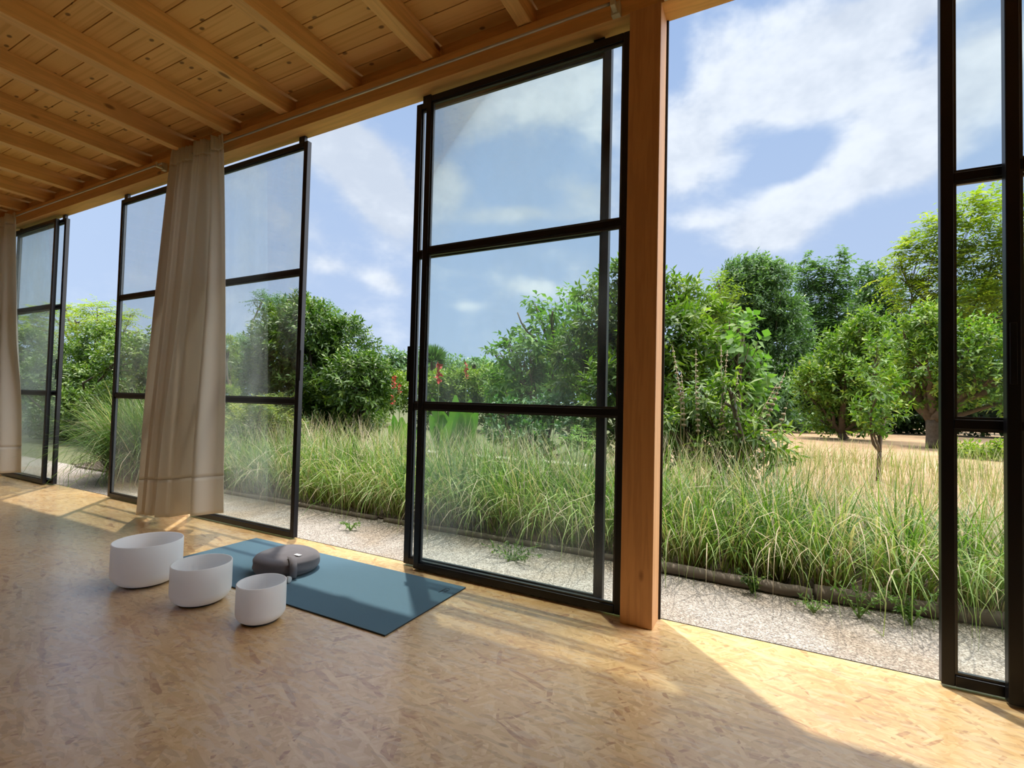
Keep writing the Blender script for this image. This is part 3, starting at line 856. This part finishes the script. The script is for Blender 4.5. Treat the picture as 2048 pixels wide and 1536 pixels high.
plant('hedge_shrub', 'broad dark green shrub behind the doorway left of the curtain', 'shrub', 'leaf_deep', 5.2,
      [(150, 730, 52), (200, 700, 55), (180, 780, 70), (250, 720, 52), (300, 710, 45), (300, 780, 60), (230, 820, 66), (150, 820, 50), (90, 760, 60), (60, 700, 50), (50, 800, 60), (270, 850, 40), (120, 870, 45), (10, 760, 60), (340, 740, 60), (360, 820, 60), (150, 880, 46), (205, 885, 42), (95, 890, 44), (255, 885, 40)],
      seed=5, bark='bark_dark', L=.085, W=.042, kl=9, per=.95, twig=.2, tint0=.60)
plant('locust_tree', 'yellow-green tree with flat layered sprays at the far left', 'tree', 'leaf_yellow', 7.4,
      [(150, 640, 36, .5), (195, 622, 40, .5), (170, 668, 46, .5), (235, 640, 30, .4), (262, 628, 20, .35), (130, 615, 22, .4), (210, 655, 40, .5), (60, 650, 50, .5), (90, 620, 30, .5), (275, 665, 14, .3), (60, 690, 50)],
      base_px=170, seed=6, style='pinnate', L=.11, W=.034, kl=14, per=.75, twig=.5, tint0=.60, droop=.3, flat=.75)
plant('conifer_shrub', 'narrow yellowish upright shrub just right of the curtain', 'shrub', 'leaf_yellow', 7.6,
      [(457, 695, 16, 1.4), (462, 725, 18, 1.3), (452, 760, 20, 1.3), (456, 800, 24, 1.2), (452, 840, 26)], base_px=455, seed=7, L=.06, W=.025, kl=8, per=1.0, twig=.14, tint0=.40)
plant('golden_shrub', 'grey-green shrub with golden leaf tips seen through the hazy glass right of the curtain', 'shrub', 'leaf_gold', 5.4,
      [(520, 812, 30, .6), (560, 806, 26, .5), (500, 850, 44), (550, 858, 46), (590, 870, 34), (470, 870, 36), (465, 825, 18, .6)], seed=8, style='pinnate', L=.06, W=.020, kl=12, per=.75, twig=.24, tint0=.5, droop=.25)
plant('big_leaf_tree', 'large bright green leafy tree directly behind the near post', 'tree', 'leaf_bright', 6.6,
      [(1185, 592, 26), (1232, 560, 28), (1275, 575, 42), (1210, 650, 48), (1260, 640, 62), (1335, 595, 40), (1380, 618, 46), (1425, 655, 40), (1330, 680, 70), (1400, 700, 55), (1270, 740, 72), (1350, 770, 70), (1225, 780, 55), (1150, 700, 45), (1175, 770, 50), (1300, 830, 60), (1210, 850, 40), (1290, 880, 44), (1350, 890, 40)],
      base_px=1290, seed=9, bark='bark_dark', L=.125, W=.042, kl=10, per=1.05, twig=.2, tint0=.50, droop=.25, dY=.45)
_fig = [P(1085, 760, 8.6), P(1060, 700, 8.6)]
plant('fig_tree', 'loose branching fig tree with open crown behind the largest glass panel', 'tree', 'leaf_pale', 8.8,
      [(1072, 612, 18, .8), (1105, 622, 15), (1050, 672, 20), (1062, 700, 30), (1015, 678, 12, .6), (1022, 708, 20), (1100, 660, 34), (1115, 735, 50), (1040, 745, 38), (985, 703, 10, .6), (1005, 725, 14, .7), (1160, 650, 36), (1080, 790, 50), (1180, 710, 42), (1010, 780, 36), (1140, 600, 18)],
      base_px=1090, seed=10, bark='bark', L=.15, W=.075, kl=7, per=.72, twig=.24, tint0=.38, droop=.45, trunk_r=.05,
      extra=[(P(1110, 720, 8.6), P(1035, 625, 8.6), .03), (P(1075, 800, 8.6), P(1000, 705, 8.6), .028)])
plant('glossy_shrub', 'low grey-green broadleaf shrub behind the grass, centre of the largest panel', 'shrub', 'leaf_blue', 6.6,
      [(1010, 830, 28), (1060, 840, 34), (1110, 830, 40), (1060, 880, 34), (1150, 860, 34), (1000, 868, 24), (1190, 880, 30)], seed=11, L=.09, W=.05, kl=8, per=.9, twig=.14, tint0=.62)
plant('fern', 'pale green feathery fern beside the near post, behind the grass', 'fern', 'leaf_pale', 5.2,
      [(1150, 872, 22, .5), (1180, 860, 16, .5), (1165, 900, 20, .5)], seed=12, style='pinnate', L=.045, W=.016, kl=18, per=.55, twig=.26, tint0=.62, droop=.35, branches=False)
# seed-head plant: leafy base and tall stalks of whorled balls
sp = plant('lion_tail_plant', 'drooping-leaved plant with tall stalks of dry round seed heads right of the near post', 'plant', 'leaf_bright', 5.4,
      [(1350, 830, 36), (1385, 850, 40), (1440, 830, 42), (1480, 860, 44), (1530, 885, 36), (1570, 905, 24), (1400, 800, 34), (1460, 780, 30), (1430, 890, 36), (1370, 880, 34), (1330, 860, 30), (1350, 915, 32), (1410, 920, 32), (1470, 915, 30), (1520, 925, 26)],
      base_px=1440, seed=13, L=.11, W=.035, kl=8, per=.8, twig=.16, tint0=.50, droop=.75, dY=.3)
rg = np.random.default_rng(21)
for (xa, ya, xb, yb_) in [(1345, 692, 1362, 800), (1392, 698, 1396, 862), (1442, 690, 1448, 868), (1455, 700, 1440, 860), (1571, 742, 1528, 852), (1556, 765, 1505, 868), (1575, 805, 1555, 862), (1475, 745, 1470, 870), (1362, 742, 1368, 850)]:
    t0 = P(xa, ya, 5.2); b0 = P(xb, yb_, 5.25); s = MB(); ln = np.linalg.norm(t0 - b0); nb = int(ln / .052)
    low = np.array([b0[0], b0[1], .1])
    s.tube([tuple(low), tuple(b0), tuple(b0 * .5 + t0 * .5 + rg.normal(size=3) * .01), tuple(t0)], [.006, .005, .004, .002], 5)
    for i in range(nb):
        t = i / nb; c = b0 + (t0 - b0) * t; r = .025 * (1 - .5 * t) * rg.uniform(.85, 1.1)
        s.lathe([(.002, -r * .6), (r * .8, -r * .45), (r, 0), (r * .75, r * .45), (.002, r * .55)], tuple(c), 8)
    s.build('seed_stalk', M['seed'], sp, smooth=True)
plant('mallow_shrub', 'pale soft-leaved shrub right of the big bright tree', 'shrub', 'leaf_pale', 6.2,
      [(1478, 650, 26), (1490, 690, 30), (1505, 735, 28), (1525, 775, 24), (1490, 770, 34), (1500, 815, 34), (1455, 720, 34), (1470, 850, 30)], seed=14, L=.12, W=.09, kl=6, per=.85, twig=.16, tint0=.45, droop=.4, base_px=1490)
plant('orange_tree', 'left-hand light green orange tree on the sandy ground behind the sapling', 'tree', 'leaf_orange_tree', 20.0,
      [(1700, 700, 52), (1655, 740, 44), (1745, 690, 46), (1622, 762, 26), (1600, 770, 16), (1690, 770, 54), (1755, 770, 56), (1735, 650, 30), (1640, 800, 40), (1790, 720, 40), (1700, 830, 40), (1640, 840, 26), (1740, 845, 30), (1680, 850, 26)],
      base_px=1690, seed=15, L=.17, W=.075, kl=8, per=1.0, twig=.45, tint0=.58, trunk_r=.12)
plant('orange_tree', 'right-hand light green orange tree with a thick trunk beside the right glass panel', 'tree', 'leaf_orange_tree', 18.0,
      [(1825, 680, 44), (1872, 662, 46), (1855, 735, 60), (1925, 715, 52), (1965, 680, 44), (1975, 770, 50), (1815, 785, 40), (1900, 785, 50), (2045, 730, 60), (2030, 800, 50), (1850, 640, 28)],
      base_px=1872, seed=16, L=.16, W=.075, kl=8, per=1.0, twig=.42, tint0=.60, trunk_r=.19)
plant('sapling', 'slim young tree with thin trunk in front of the orange trees', 'tree', 'leaf_orange_tree', 9.2,
      [(1745, 730, 30), (1760, 775, 32), (1735, 820, 26), (1775, 830, 26), (1755, 690, 20), (1750, 860, 22)], base_px=1757, seed=17, L=.10, W=.045, kl=8, per=.8, twig=.22, tint0=.55, trunk_r=.03)
plant('locust_tree', 'tall yellow-green feathery tree at the upper right behind the right glass panel', 'tree', 'leaf_yellow', 25.0,
      [(1800, 555, 34), (1838, 505, 42), (1880, 465, 46), (1945, 425, 52), (2010, 420, 56), (1905, 540, 62), (1985, 510, 70), (1830, 590, 40), (2050, 560, 80), (1950, 610, 62), (1795, 505, 12, .6), (2090, 480, 80), (1860, 620, 36)],
      base_px=1900, seed=18, style='pinnate', L=.20, W=.08, kl=16, per=.9, twig=1.1, tint0=.62, droop=.4)
plant('carob_tree', 'tall round-topped dark grey-green tree on the skyline right of the near post', 'tree', 'leaf_far', 33.0,
      [(1482, 552, 34), (1520, 545, 30), (1550, 560, 34), (1470, 590, 40), (1530, 610, 50), (1500, 660, 56), (1570, 640, 44), (1560, 700, 60), (1500, 740, 60), (1450, 680, 40), (1580, 770, 60), (1540, 790, 60), (1500, 800, 50), (1460, 760, 50)],
      base_px=1530, seed=19, L=.25, W=.12, kl=8, per=1.4, twig=.6, tint0=.48)
plant('ailanthus_tree', 'dark tree with wispy upright shoots on the skyline, middle of the distant group', 'tree', 'leaf_far', 43.0,
      [(1615, 560, 24, 1.3), (1610, 520, 9, 1.4), (1640, 540, 16, 1.4), (1668, 555, 18, 1.3), (1690, 530, 14, 1.6), (1682, 505, 7, 1.4), (1700, 560, 18), (1640, 600, 40), (1690, 620, 44), (1620, 650, 46), (1670, 680, 50), (1640, 740, 60), (1720, 700, 50), (1650, 800, 50)],
      base_px=1650, seed=20, style='pinnate', L=.34, W=.135, kl=14, per=1.4, twig=1.3, tint0=.52, droop=.35)
plant('background_tree', 'dark tree behind the orange trees, right of the wispy distant tree', 'tree', 'leaf_far', 31.0,
      [(1745, 560, 28), (1770, 590, 34), (1735, 620, 36), (1790, 650, 40), (1760, 700, 44), (1960, 620, 60), (2040, 650, 70), (1900, 640, 50), (1840, 690, 40), (1980, 720, 60), (2060, 560, 50), (2080, 720, 60), (1800, 760, 50), (1900, 800, 50)],
      base_px=1800, seed=22, L=.24, W=.12, kl=8, per=1.3, twig=.6, tint0=.36)
plant('yellow_acacia', 'small yellowish tree top between the bright tree and the distant dark tree', 'tree', 'leaf_yellow', 14.0,
      [(1440, 575, 22), (1455, 605, 26), (1425, 600, 20), (1430, 640, 26)], base_px=1440, seed=23, style='pinnate', L=.14, W=.04, kl=10, per=.5, twig=.5, tint0=.35)
plant('hedge', 'low bright green hedge in the middle distance behind the largest glass panel', 'hedge', 'leaf_bright', 14.0,
      [(770, 800, 30), (800, 775, 26), (830, 800, 32), (870, 780, 34), (905, 770, 28), (935, 778, 34), (975, 770, 34), (1000, 790, 34), (900, 815, 34), (950, 820, 34), (1000, 830, 30), (860, 830, 30), (740, 830, 40), (1040, 800, 40)],
      seed=24, L=.13, W=.06, kl=8, per=.95, twig=.3, tint0=.60, branches=False)
plant('hedge', 'dense thicket, leaves coloured as if in shade, closing the view behind the orange trees', 'hedge', 'leaf_deep', 27.0,
      [(x_, 822 + 6 * math.sin(x_), 40) for x_ in range(1480, 2260, 40)] + [(x_, 770, 44) for x_ in range(1500, 2260, 50)] + [(x_, 850, 30) for x_ in range(1640, 2260, 34)], seed=41, L=.26, W=.13, kl=8, per=.9, twig=.5, tint0=.26, branches=False)  # low tint paints the darkness behind the orange trees into these leaves
plant('hedge', 'green thicket far behind the grass clump at the left', 'hedge', 'leaf_far', 11.0,
      [(x_, 800 + 6 * math.sin(x_), 50) for x_ in range(-160, 330, 50)], seed=42, L=.16, W=.08, kl=8, per=.9, twig=.5, tint0=.3, branches=False)
plant('ground_cover', 'dark green low plants in the shade under the distant trees', 'ground cover', 'leaf_far', 24.0,
      [(1500, 830, 40, .6), (1560, 840, 34, .6), (1610, 850, 30, .5), (1650, 845, 30, .5), (1700, 850, 26, .6), (1540, 800, 50), (1450, 840, 40)],
      seed=25, L=.26, W=.11, kl=8, per=.9, twig=.35, tint0=.40, branches=False)
plant('yellow_shrub', 'low fresh yellow-green plant seen low through the right glass panel', 'shrub', 'leaf_yellow', 15.0,
      [(1930, 905, 26, .7), (1965, 908, 28, .7), (2015, 905, 26, .7), (1940, 925, 22, .6), (1990, 930, 22, .6)], seed=26, L=.12, W=.055, kl=8, per=1.0, twig=.2, tint0=.45, branches=False)
for q, (lb, lab) in enumerate([([(790, 725, 22), (812, 735, 24), (775, 745, 20), (830, 722, 18)], 'small distant round tree left of the tall double door frame'),
                 ([(905, 738, 20), (925, 745, 18), (890, 750, 16), (860, 745, 24)], 'distant tree left of the palm on the skyline'),
                 ([(965, 745, 20), (990, 755, 20), (940, 758, 22), (1015, 760, 24)], 'distant bush around the foot of the palm'),
                 ([(480, 690, 20), (500, 720, 30), (455, 730, 30)], 'distant bush behind the hazy glass right of the curtain')]):
    plant('distant_tree', lab, 'tree', 'leaf_far', 34.0 + 5 * q, lb, seed=30 + q, L=.40, W=.20, kl=7, per=.9, twig=.8, tint0=.45, trunk_r=.14, dY=1.5)
# far tree line closing the horizon
hz = [(x, 752 + (x - 300) * .019 + RNG.uniform(-6, 6), 24) for x in range(-150, 2250, 34)]
plant('tree_line', 'continuous low distant green tree line along the horizon', 'tree line', 'leaf_far', 60.0, hz, seed=40, L=1.0, W=.5, kl=6, per=1.3, twig=1.4, tint0=.42, branches=False, dY=1.0)

# palms
def palm(px, py, Y, r, label, fan=False, nfr=26, seed=3):
    rg = np.random.default_rng(seed); c = P(px, py, Y)
    e = empty('palm_tree', (c[0], c[1], -.065), label=label, cat='palm')
    R = r * depth(c) / FPX
    MB().tube([(c[0], c[1], -.065), (c[0] + .05, c[1], c[2] * .6), (c[0], c[1], c[2])], [.22, .2, .18], 8).build('trunk', M['bark'], e, smooth=True)
    PB, DD, NN, LL, WL, TT = [], [], [], [], [], []
    for i in range(nfr):
        a = rg.uniform(0, 6.283); elv = rg.uniform(.1, 1.35) if not fan else rg.uniform(-.1, 1.5)
        d = np.array([math.cos(a) * math.cos(elv), math.sin(a) * math.cos(elv), math.sin(elv)])
        ln = R * rg.uniform(.85, 1.15)
        if fan:
            for k in range(18):
                t = k / 17; dd = unit(d + rg.normal(size=3) * .35)
                PB.append(c + d * ln * .3); DD.append(dd); NN.append(unit(rg.normal(size=3))); LL.append(ln * .8); WL.append(ln * .07); TT.append(.5)
        else:
            for k in range(26):
                t = k / 25; pos = c + d * ln * t - UP * ln * .55 * t * t
                tng = unit(d - UP * 1.1 * t); side = unit(np.cross(tng, UP)) * (1 if k % 2 else -1)
                PB.append(pos); DD.append(unit(side + tng * .9 - UP * .25)); NN.append(UP + rg.normal(size=3) * .2)
                LL.append(ln * .34 * (1 - .5 * abs(t - .4))); WL.append(ln * .05); TT.append(np.clip(.5 + rg.normal() * .12, 0, 1))
    V, F, T = leaf_arrays(np.array(PB), np.array(DD), np.array(NN), np.array(LL), np.array(WL), np.array(TT))
    link('fronds', np_mesh('fronds', V, F, {'tint': T}), M['leaf_far'], e)
palm(948, 728, 30, 30, 'feathery palm on the skyline, seen through the largest glass panel', seed=3)
palm(866, 724, 26, 32, 'spiky fan palm on the skyline just right of the tall double frame', fan=True, nfr=40, seed=4)

# canna plants: paddle leaves and red flower spikes
def canna(pxs, Y, label, flowers, seed):
    rg = np.random.default_rng(seed); b = P(pxs[0][0], 850, Y)
    e = empty('canna_plant', (b[0], b[1], -.065), label=label, cat='plant')
    for (x0, y0, x1, y1, wpx) in pxs:
        yy = Y + rg.uniform(-.15, .15); a = P(x0, y0, yy); t = P(x1, y1, yy + rg.uniform(-.12, .12))
        a[2] = max(a[2], 0.0)
        ln = np.linalg.norm(t - a); wd_ = wpx * 1.5 * depth(a) / FPX
        d = (t - a) / ln; s = unit(np.cross(d, np.array([.3, -1.0, .25]))); nn = np.cross(s, d)
        V = []; F = []; ns = 10
        for i in range(ns + 1):
            u = i / ns; wv = wd_ * .5 * math.sin(math.pi * min(1, u * .93 + .04)) ** .7 * (1 - .3 * u)
            c = a + d * ln * u + nn * (.10 * ln * u * u)
            for k, sgn in enumerate((-1, 0, 1)):
                V.append(tuple(c + s * wv * sgn + nn * (.22 * wv if sgn else 0)))
        for i in range(ns):
            for k in range(2):
                q = i * 3 + k; F.append((q, q + 1, q + 4, q + 3))
        V = np.array(V); F = np.array(F)
        me = np_mesh('leaf', V, F, {'tint': np.full(len(V), np.clip(.55 + rg.normal() * .15, 0, 1))}, smooth=True)
        link('leaf', me, M['leaf_canna'], e)
    for (x0, y0, hp) in flowers:
        t = P(x0, y0, Y); dn = P(x0, y0 + hp, Y); st0 = np.array([t[0], t[1], -.06])
        MB().tube([tuple(st0), tuple((st0 + dn) / 2 + np.array([.02, 0, 0])), tuple(dn), tuple(t)], [.010, .008, .006, .003], 5).build('flower_stem', M['stem_green'], e)
        n = 26; hz_ = t[2] - dn[2]
        PB = np.stack([dn + (t - dn) * i / n for i in range(n)]) + rg.normal(size=(n, 3)) * .008
        DD = rg.normal(size=(n, 3)) + UP * .9
        V, F, T = leaf_arrays(PB, DD, rg.normal(size=(n, 3)), np.full(n, hz_ * .25), np.full(n, hz_ * .15), np.full(n, .5))
        link('flower', np_mesh('flower', V, F, {'tint': T}), M['flower_red'], e)
M['leaf_canna'] = mat_leaf('leaf_canna', [(0, (.05, .13, .04)), (.5, (.12, .28, .07)), (1, (.30, .48, .10))], .45, .45)
canna([(900, 900, 868, 800, 22), (905, 900, 885, 820, 24), (910, 905, 915, 790, 24), (915, 905, 945, 800, 26), (905, 910, 940, 830, 30), (900, 915, 872, 850, 24), (920, 910, 960, 820, 24), (895, 915, 905, 840, 30), (925, 915, 950, 860, 26), (890, 910, 862, 830, 20), (912, 905, 925, 812, 22)],
      6.0, 'broad-leaved canna with two red flowers behind the largest glass panel', [(877, 725, 42), (932, 728, 28)], 1)
canna([(800, 905, 790, 830, 18), (805, 905, 825, 840, 20), (800, 910, 780, 850, 16), (810, 905, 838, 860, 22), (806, 900, 806, 835, 20), (812, 912, 835, 880, 18)],
      6.0, 'canna with orange-red flowers just left of the tall double door frame', [(788, 752, 26), (799, 768, 20), (786, 790, 22)], 2)

# --- ornamental grass
M['grass'] = None
def mat_grass():
    mt, nt, out = new_mat('grass_blade')
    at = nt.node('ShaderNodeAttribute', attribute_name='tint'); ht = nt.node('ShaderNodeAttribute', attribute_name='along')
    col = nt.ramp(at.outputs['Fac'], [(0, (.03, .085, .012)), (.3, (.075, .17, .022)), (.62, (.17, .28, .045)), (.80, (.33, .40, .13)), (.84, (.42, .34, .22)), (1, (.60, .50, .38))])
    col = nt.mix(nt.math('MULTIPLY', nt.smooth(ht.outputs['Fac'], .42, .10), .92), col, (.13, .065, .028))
    b = principled(nt, None, Base_Color=col, Roughness=.45)
    tl = nt.node('ShaderNodeBsdfTranslucent'); nt.put(tl.inputs[0], nt.mix(1.0, col, (1.0, 1.15, .55), 'MULTIPLY'))
    mx = nt.node('ShaderNodeMixShader'); mx.inputs[0].default_value = .35
    nt.l.new(b.outputs[0], mx.inputs[1]); nt.l.new(tl.outputs[0], mx.inputs[2]); nt.l.new(mx.outputs[0], out.inputs[0])
    return mt
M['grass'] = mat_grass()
def blades(bases, az_, a0, curv, L, W, tint, nseg=6, twist=None):
    n = len(bases); rows = []
    hd = np.stack([np.cos(az_), np.sin(az_), np.zeros(n)], 1)
    sd_ = np.stack([-np.sin(az_), np.cos(az_), np.zeros(n)], 1)
    tw = RNG.uniform(-.9, .9, n)
    sd_ = unit(sd_ * np.cos(tw)[:, None] + (hd * .7 + UP * .3) * np.sin(tw)[:, None])
    p = bases.copy(); step = L / nseg
    V = np.zeros((n, nseg + 1, 2, 3)); A = np.zeros((n, nseg + 1, 2))
    for i in range(nseg + 1):
        t = i / nseg
        wv = W * (1 - t ** 2.2) * .5 + .0003
        V[:, i, 0] = p - sd_ * wv[:, None]; V[:, i, 1] = p + sd_ * wv[:, None]; A[:, i] = t
        ang = a0 + curv * t ** 1.6
        p = p + (hd * np.sin(ang)[:, None] + UP * np.cos(ang)[:, None]) * step[:, None]
    V = V.reshape(-1, 3); V[:, 2] = np.maximum(V[:, 2], -.05)
    b = np.arange(n)[:, None] * (nseg + 1) * 2
    F = np.concatenate([b + np.array([2 * i, 2 * i + 1, 2 * i + 3, 2 * i + 2]) for i in range(nseg)], 0)
    return V, F, np.repeat(tint, (nseg + 1) * 2), A.reshape(-1)
def tuft_field(tufts, rg):
    B, AZ, A0, CU, LL, WW_, TI = [], [], [], [], [], [], []
    for (x, y, hgt, nb, spread, dry) in tufts:
        r = rg.random(nb) ** .6 * .075; a = rg.uniform(0, 6.283, nb)
        B.append(np.stack([x + r * np.cos(a), y + r * np.sin(a), np.full(nb, -.06)], 1))
        AZ.append(a + rg.normal(size=nb) * .5)
        A0.append(np.abs(rg.normal(size=nb)) * .30 + r * 2.4)
        CU.append(rg.gamma(2.2, .55, nb) * spread)
        LL.append(hgt * rg.uniform(.55, 1.28, nb)); WW_.append(rg.uniform(.005, .012, nb))
        t = np.clip(rg.normal(.38 + rg.normal() * .13, .18, nb), 0, .8); isd = rg.random(nb) < dry; t[isd] = rg.uniform(.84, 1, isd.sum()); TI.append(t)
    return blades(np.concatenate(B), np.concatenate(AZ), np.concatenate(A0), np.concatenate(CU), np.concatenate(LL), np.concatenate(WW_), np.concatenate(TI))
def grass_obj(name, tufts, seed, **kw):
    rg = np.random.default_rng(seed); V, F, T, A = tuft_field(tufts, rg)
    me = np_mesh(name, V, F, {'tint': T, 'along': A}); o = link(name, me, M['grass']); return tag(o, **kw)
rg = np.random.default_rng(77)
tf = []
def hx(x):   # height along the bed
    return float(np.interp(x, [-7, -5.5, -4, -2, -.8, 0, .5, 2.6], [.68, .70, .75, .76, .75, .69, .60, .56]))
for row, (yy, hs) in enumerate([(3.58, .92), (3.84, 1.0), (4.12, 1.04), (4.45, 1.0), (4.85, .9)]):
    x = -6.2 + row * .09
    while x < 2.7:
        tf.append((x + rg.uniform(-.06, .06), yy + rg.uniform(-.09, .09), hx(x) * hs * rg.uniform(.88, 1.1), int(98 * rg.uniform(.6, 1.4)), 1.0, .10 + .07 * row + (.15 if x > .3 else 0)))
        x += .31 * rg.uniform(.75, 1.25)
grass_obj('grass_bed', tf, 5, label='long green ornamental grass bed between the gravel and the trees', cat='grass', kind='stuff')
# distinct fountain clump at the left
t2 = [(-6.75 + rg.uniform(-.3, .3), 3.35 + rg.uniform(-.2, .2), 1.10, 230, 1.45, .12) for _ in range(20)] + [(-7.35 + rg.uniform(-.2, .2), 3.6 + rg.uniform(-.15, .15), .95, 200, 1.3, .12) for _ in range(9)]
grass_obj('grass_clump', t2, 6, label='arching fountain-like grass clump left of the curtain, spilling over the gravel', cat='grass')
# droopy front blades over gravel / log
def spill():
    r = np.random.default_rng(9); n = 1500
    x = r.uniform(-5.6, 2.4, n); b = np.stack([x, r.uniform(3.40, 3.62, n), np.full(n, -.03)], 1)
    az_ = r.normal(-1.57, .75, n)
    V, F, T, A = blades(b, az_, r.uniform(.1, .7, n), r.gamma(16, .165, n), r.uniform(.5, 1.15, n), r.uniform(.005, .0095, n), np.where(r.random(n) < .3, r.uniform(.84, .95, n), r.uniform(.45, .8, n)))
    return V, F, T, A
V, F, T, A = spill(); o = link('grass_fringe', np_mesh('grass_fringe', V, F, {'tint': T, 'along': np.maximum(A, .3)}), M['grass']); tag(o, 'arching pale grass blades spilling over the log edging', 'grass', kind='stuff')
# taller dry culms and hazy seed stems at the back of the bed
r = np.random.default_rng(15); n = 2600
x = r.uniform(-6.5, 2.8, n); b = np.stack([x, r.uniform(4.2, 5.3, n), np.full(n, -.05)], 1)
V, F, T, A = blades(b, r.uniform(0, 6.28, n), r.uniform(.02, .3, n), r.uniform(.1, .9, n), r.uniform(.55, .92, n) * np.interp(x, [-6, 0, .5, 3], [1, 1, .8, .75]), r.uniform(.003, .006, n), r.uniform(.80, 1, n))
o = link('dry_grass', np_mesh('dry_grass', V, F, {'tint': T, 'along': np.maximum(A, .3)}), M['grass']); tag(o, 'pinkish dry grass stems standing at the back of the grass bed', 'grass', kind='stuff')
# sparse tall stalks at the right with tan field beyond
r = np.random.default_rng(16); n = 4500
x = r.uniform(.0, 7.0, n); b = np.stack([x, r.uniform(5.2, 12.0, n), np.full(n, -.06)], 1)
V, F, T, A = blades(b, r.uniform(0, 6.28, n), r.uniform(.02, .3, n), r.uniform(.1, .8, n), r.uniform(.25, .65, n), r.uniform(.004, .010, n), r.uniform(.6, 1, n))
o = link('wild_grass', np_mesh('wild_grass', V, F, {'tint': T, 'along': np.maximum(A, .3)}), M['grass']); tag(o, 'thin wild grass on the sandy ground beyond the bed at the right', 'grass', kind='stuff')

# weeds on the gravel by the log, dead stalks on the sand
def weed(x, y, r, h, label, seed, n=150, mat='leaf_pale', tint=.45):
    rg = np.random.default_rng(seed)
    e = empty('weed', (x, y, -.055), label=label, cat='weed')
    s = MB(); PB, DD = [], []
    for i in range(9):
        a = rg.uniform(0, 6.28); tip = np.array([x + math.cos(a) * r, y + math.sin(a) * r * .6, -.05 + h * rg.uniform(.5, 1)])
        s.tube([(x, y, -.055), tuple((np.array([x, y, -.05]) + tip) / 2 + UP * .03), tuple(tip)], [.003, .0022, .001], 4)
        for k in range(n // 9):
            t = rg.uniform(.1, 1); PB.append(np.array([x, y, -.05]) * (1 - t) + tip * t + UP * .06 * t * (1 - t)); DD.append(rg.normal(size=3) + UP * .3)
    s.build('stem', M['stem_green'], e)
    PB = np.array(PB); nn = len(PB)
    V, F, T = leaf_arrays(PB, np.array(DD), UP + rg.normal(size=(nn, 3)) * .3, rg.uniform(.018, .04, nn), rg.uniform(.008, .016, nn), np.clip(rg.normal(tint, .15, nn), 0, 1))
    link('leaves', np_mesh('leaves', V, F, {'tint': T}), M[mat], e)
weed(-.10, 3.24, .10, .13, 'small dark weed growing against the log, just right of the near post', 1, mat='leaf_deep', tint=.5)
weed(.62, 3.20, .20, .30, 'leafy upright weed on the gravel by the log, left of the right glass panel', 2, 240)
weed(.40, 3.16, .14, .22, 'small yellow-green weed spike on the gravel in front of the split log', 3, 120)
weed(-1.55, 3.02, .24, .10, 'low dark weed patch on the gravel behind the largest glass panel', 4, 260, 'leaf_deep', .5)
weed(-3.02, 2.98, .10, .06, 'tiny weed on the gravel behind the middle doorway', 5, 80)
weed(.20, 3.12, .12, .05, 'flat weed lying on the gravel below the log joint', 6, 60)
rg = np.random.default_rng(50)
ds = MB(); c0 = P(1690, 905, 12.0)
for i in range(60):
    a = rg.uniform(0, 6.28); l = rg.uniform(.15, .6)
    b_ = np.array([c0[0] + rg.uniform(-.7, .7), 12 + rg.uniform(-.4, .4), -.06])
    t = b_ + np.array([math.cos(a) * l * .6, math.sin(a) * l * .6, l * .7]); ds.tube([tuple(b_), tuple((b_ + t) / 2 + rg.normal(size=3) * .03), tuple(t)], [.006, .004, .002], 4)
o = ds.build('brush_pile', M['dry']); tag(o, 'pile of dry brown stalks on the sandy ground below the sapling', 'dead stalks', kind='stuff')
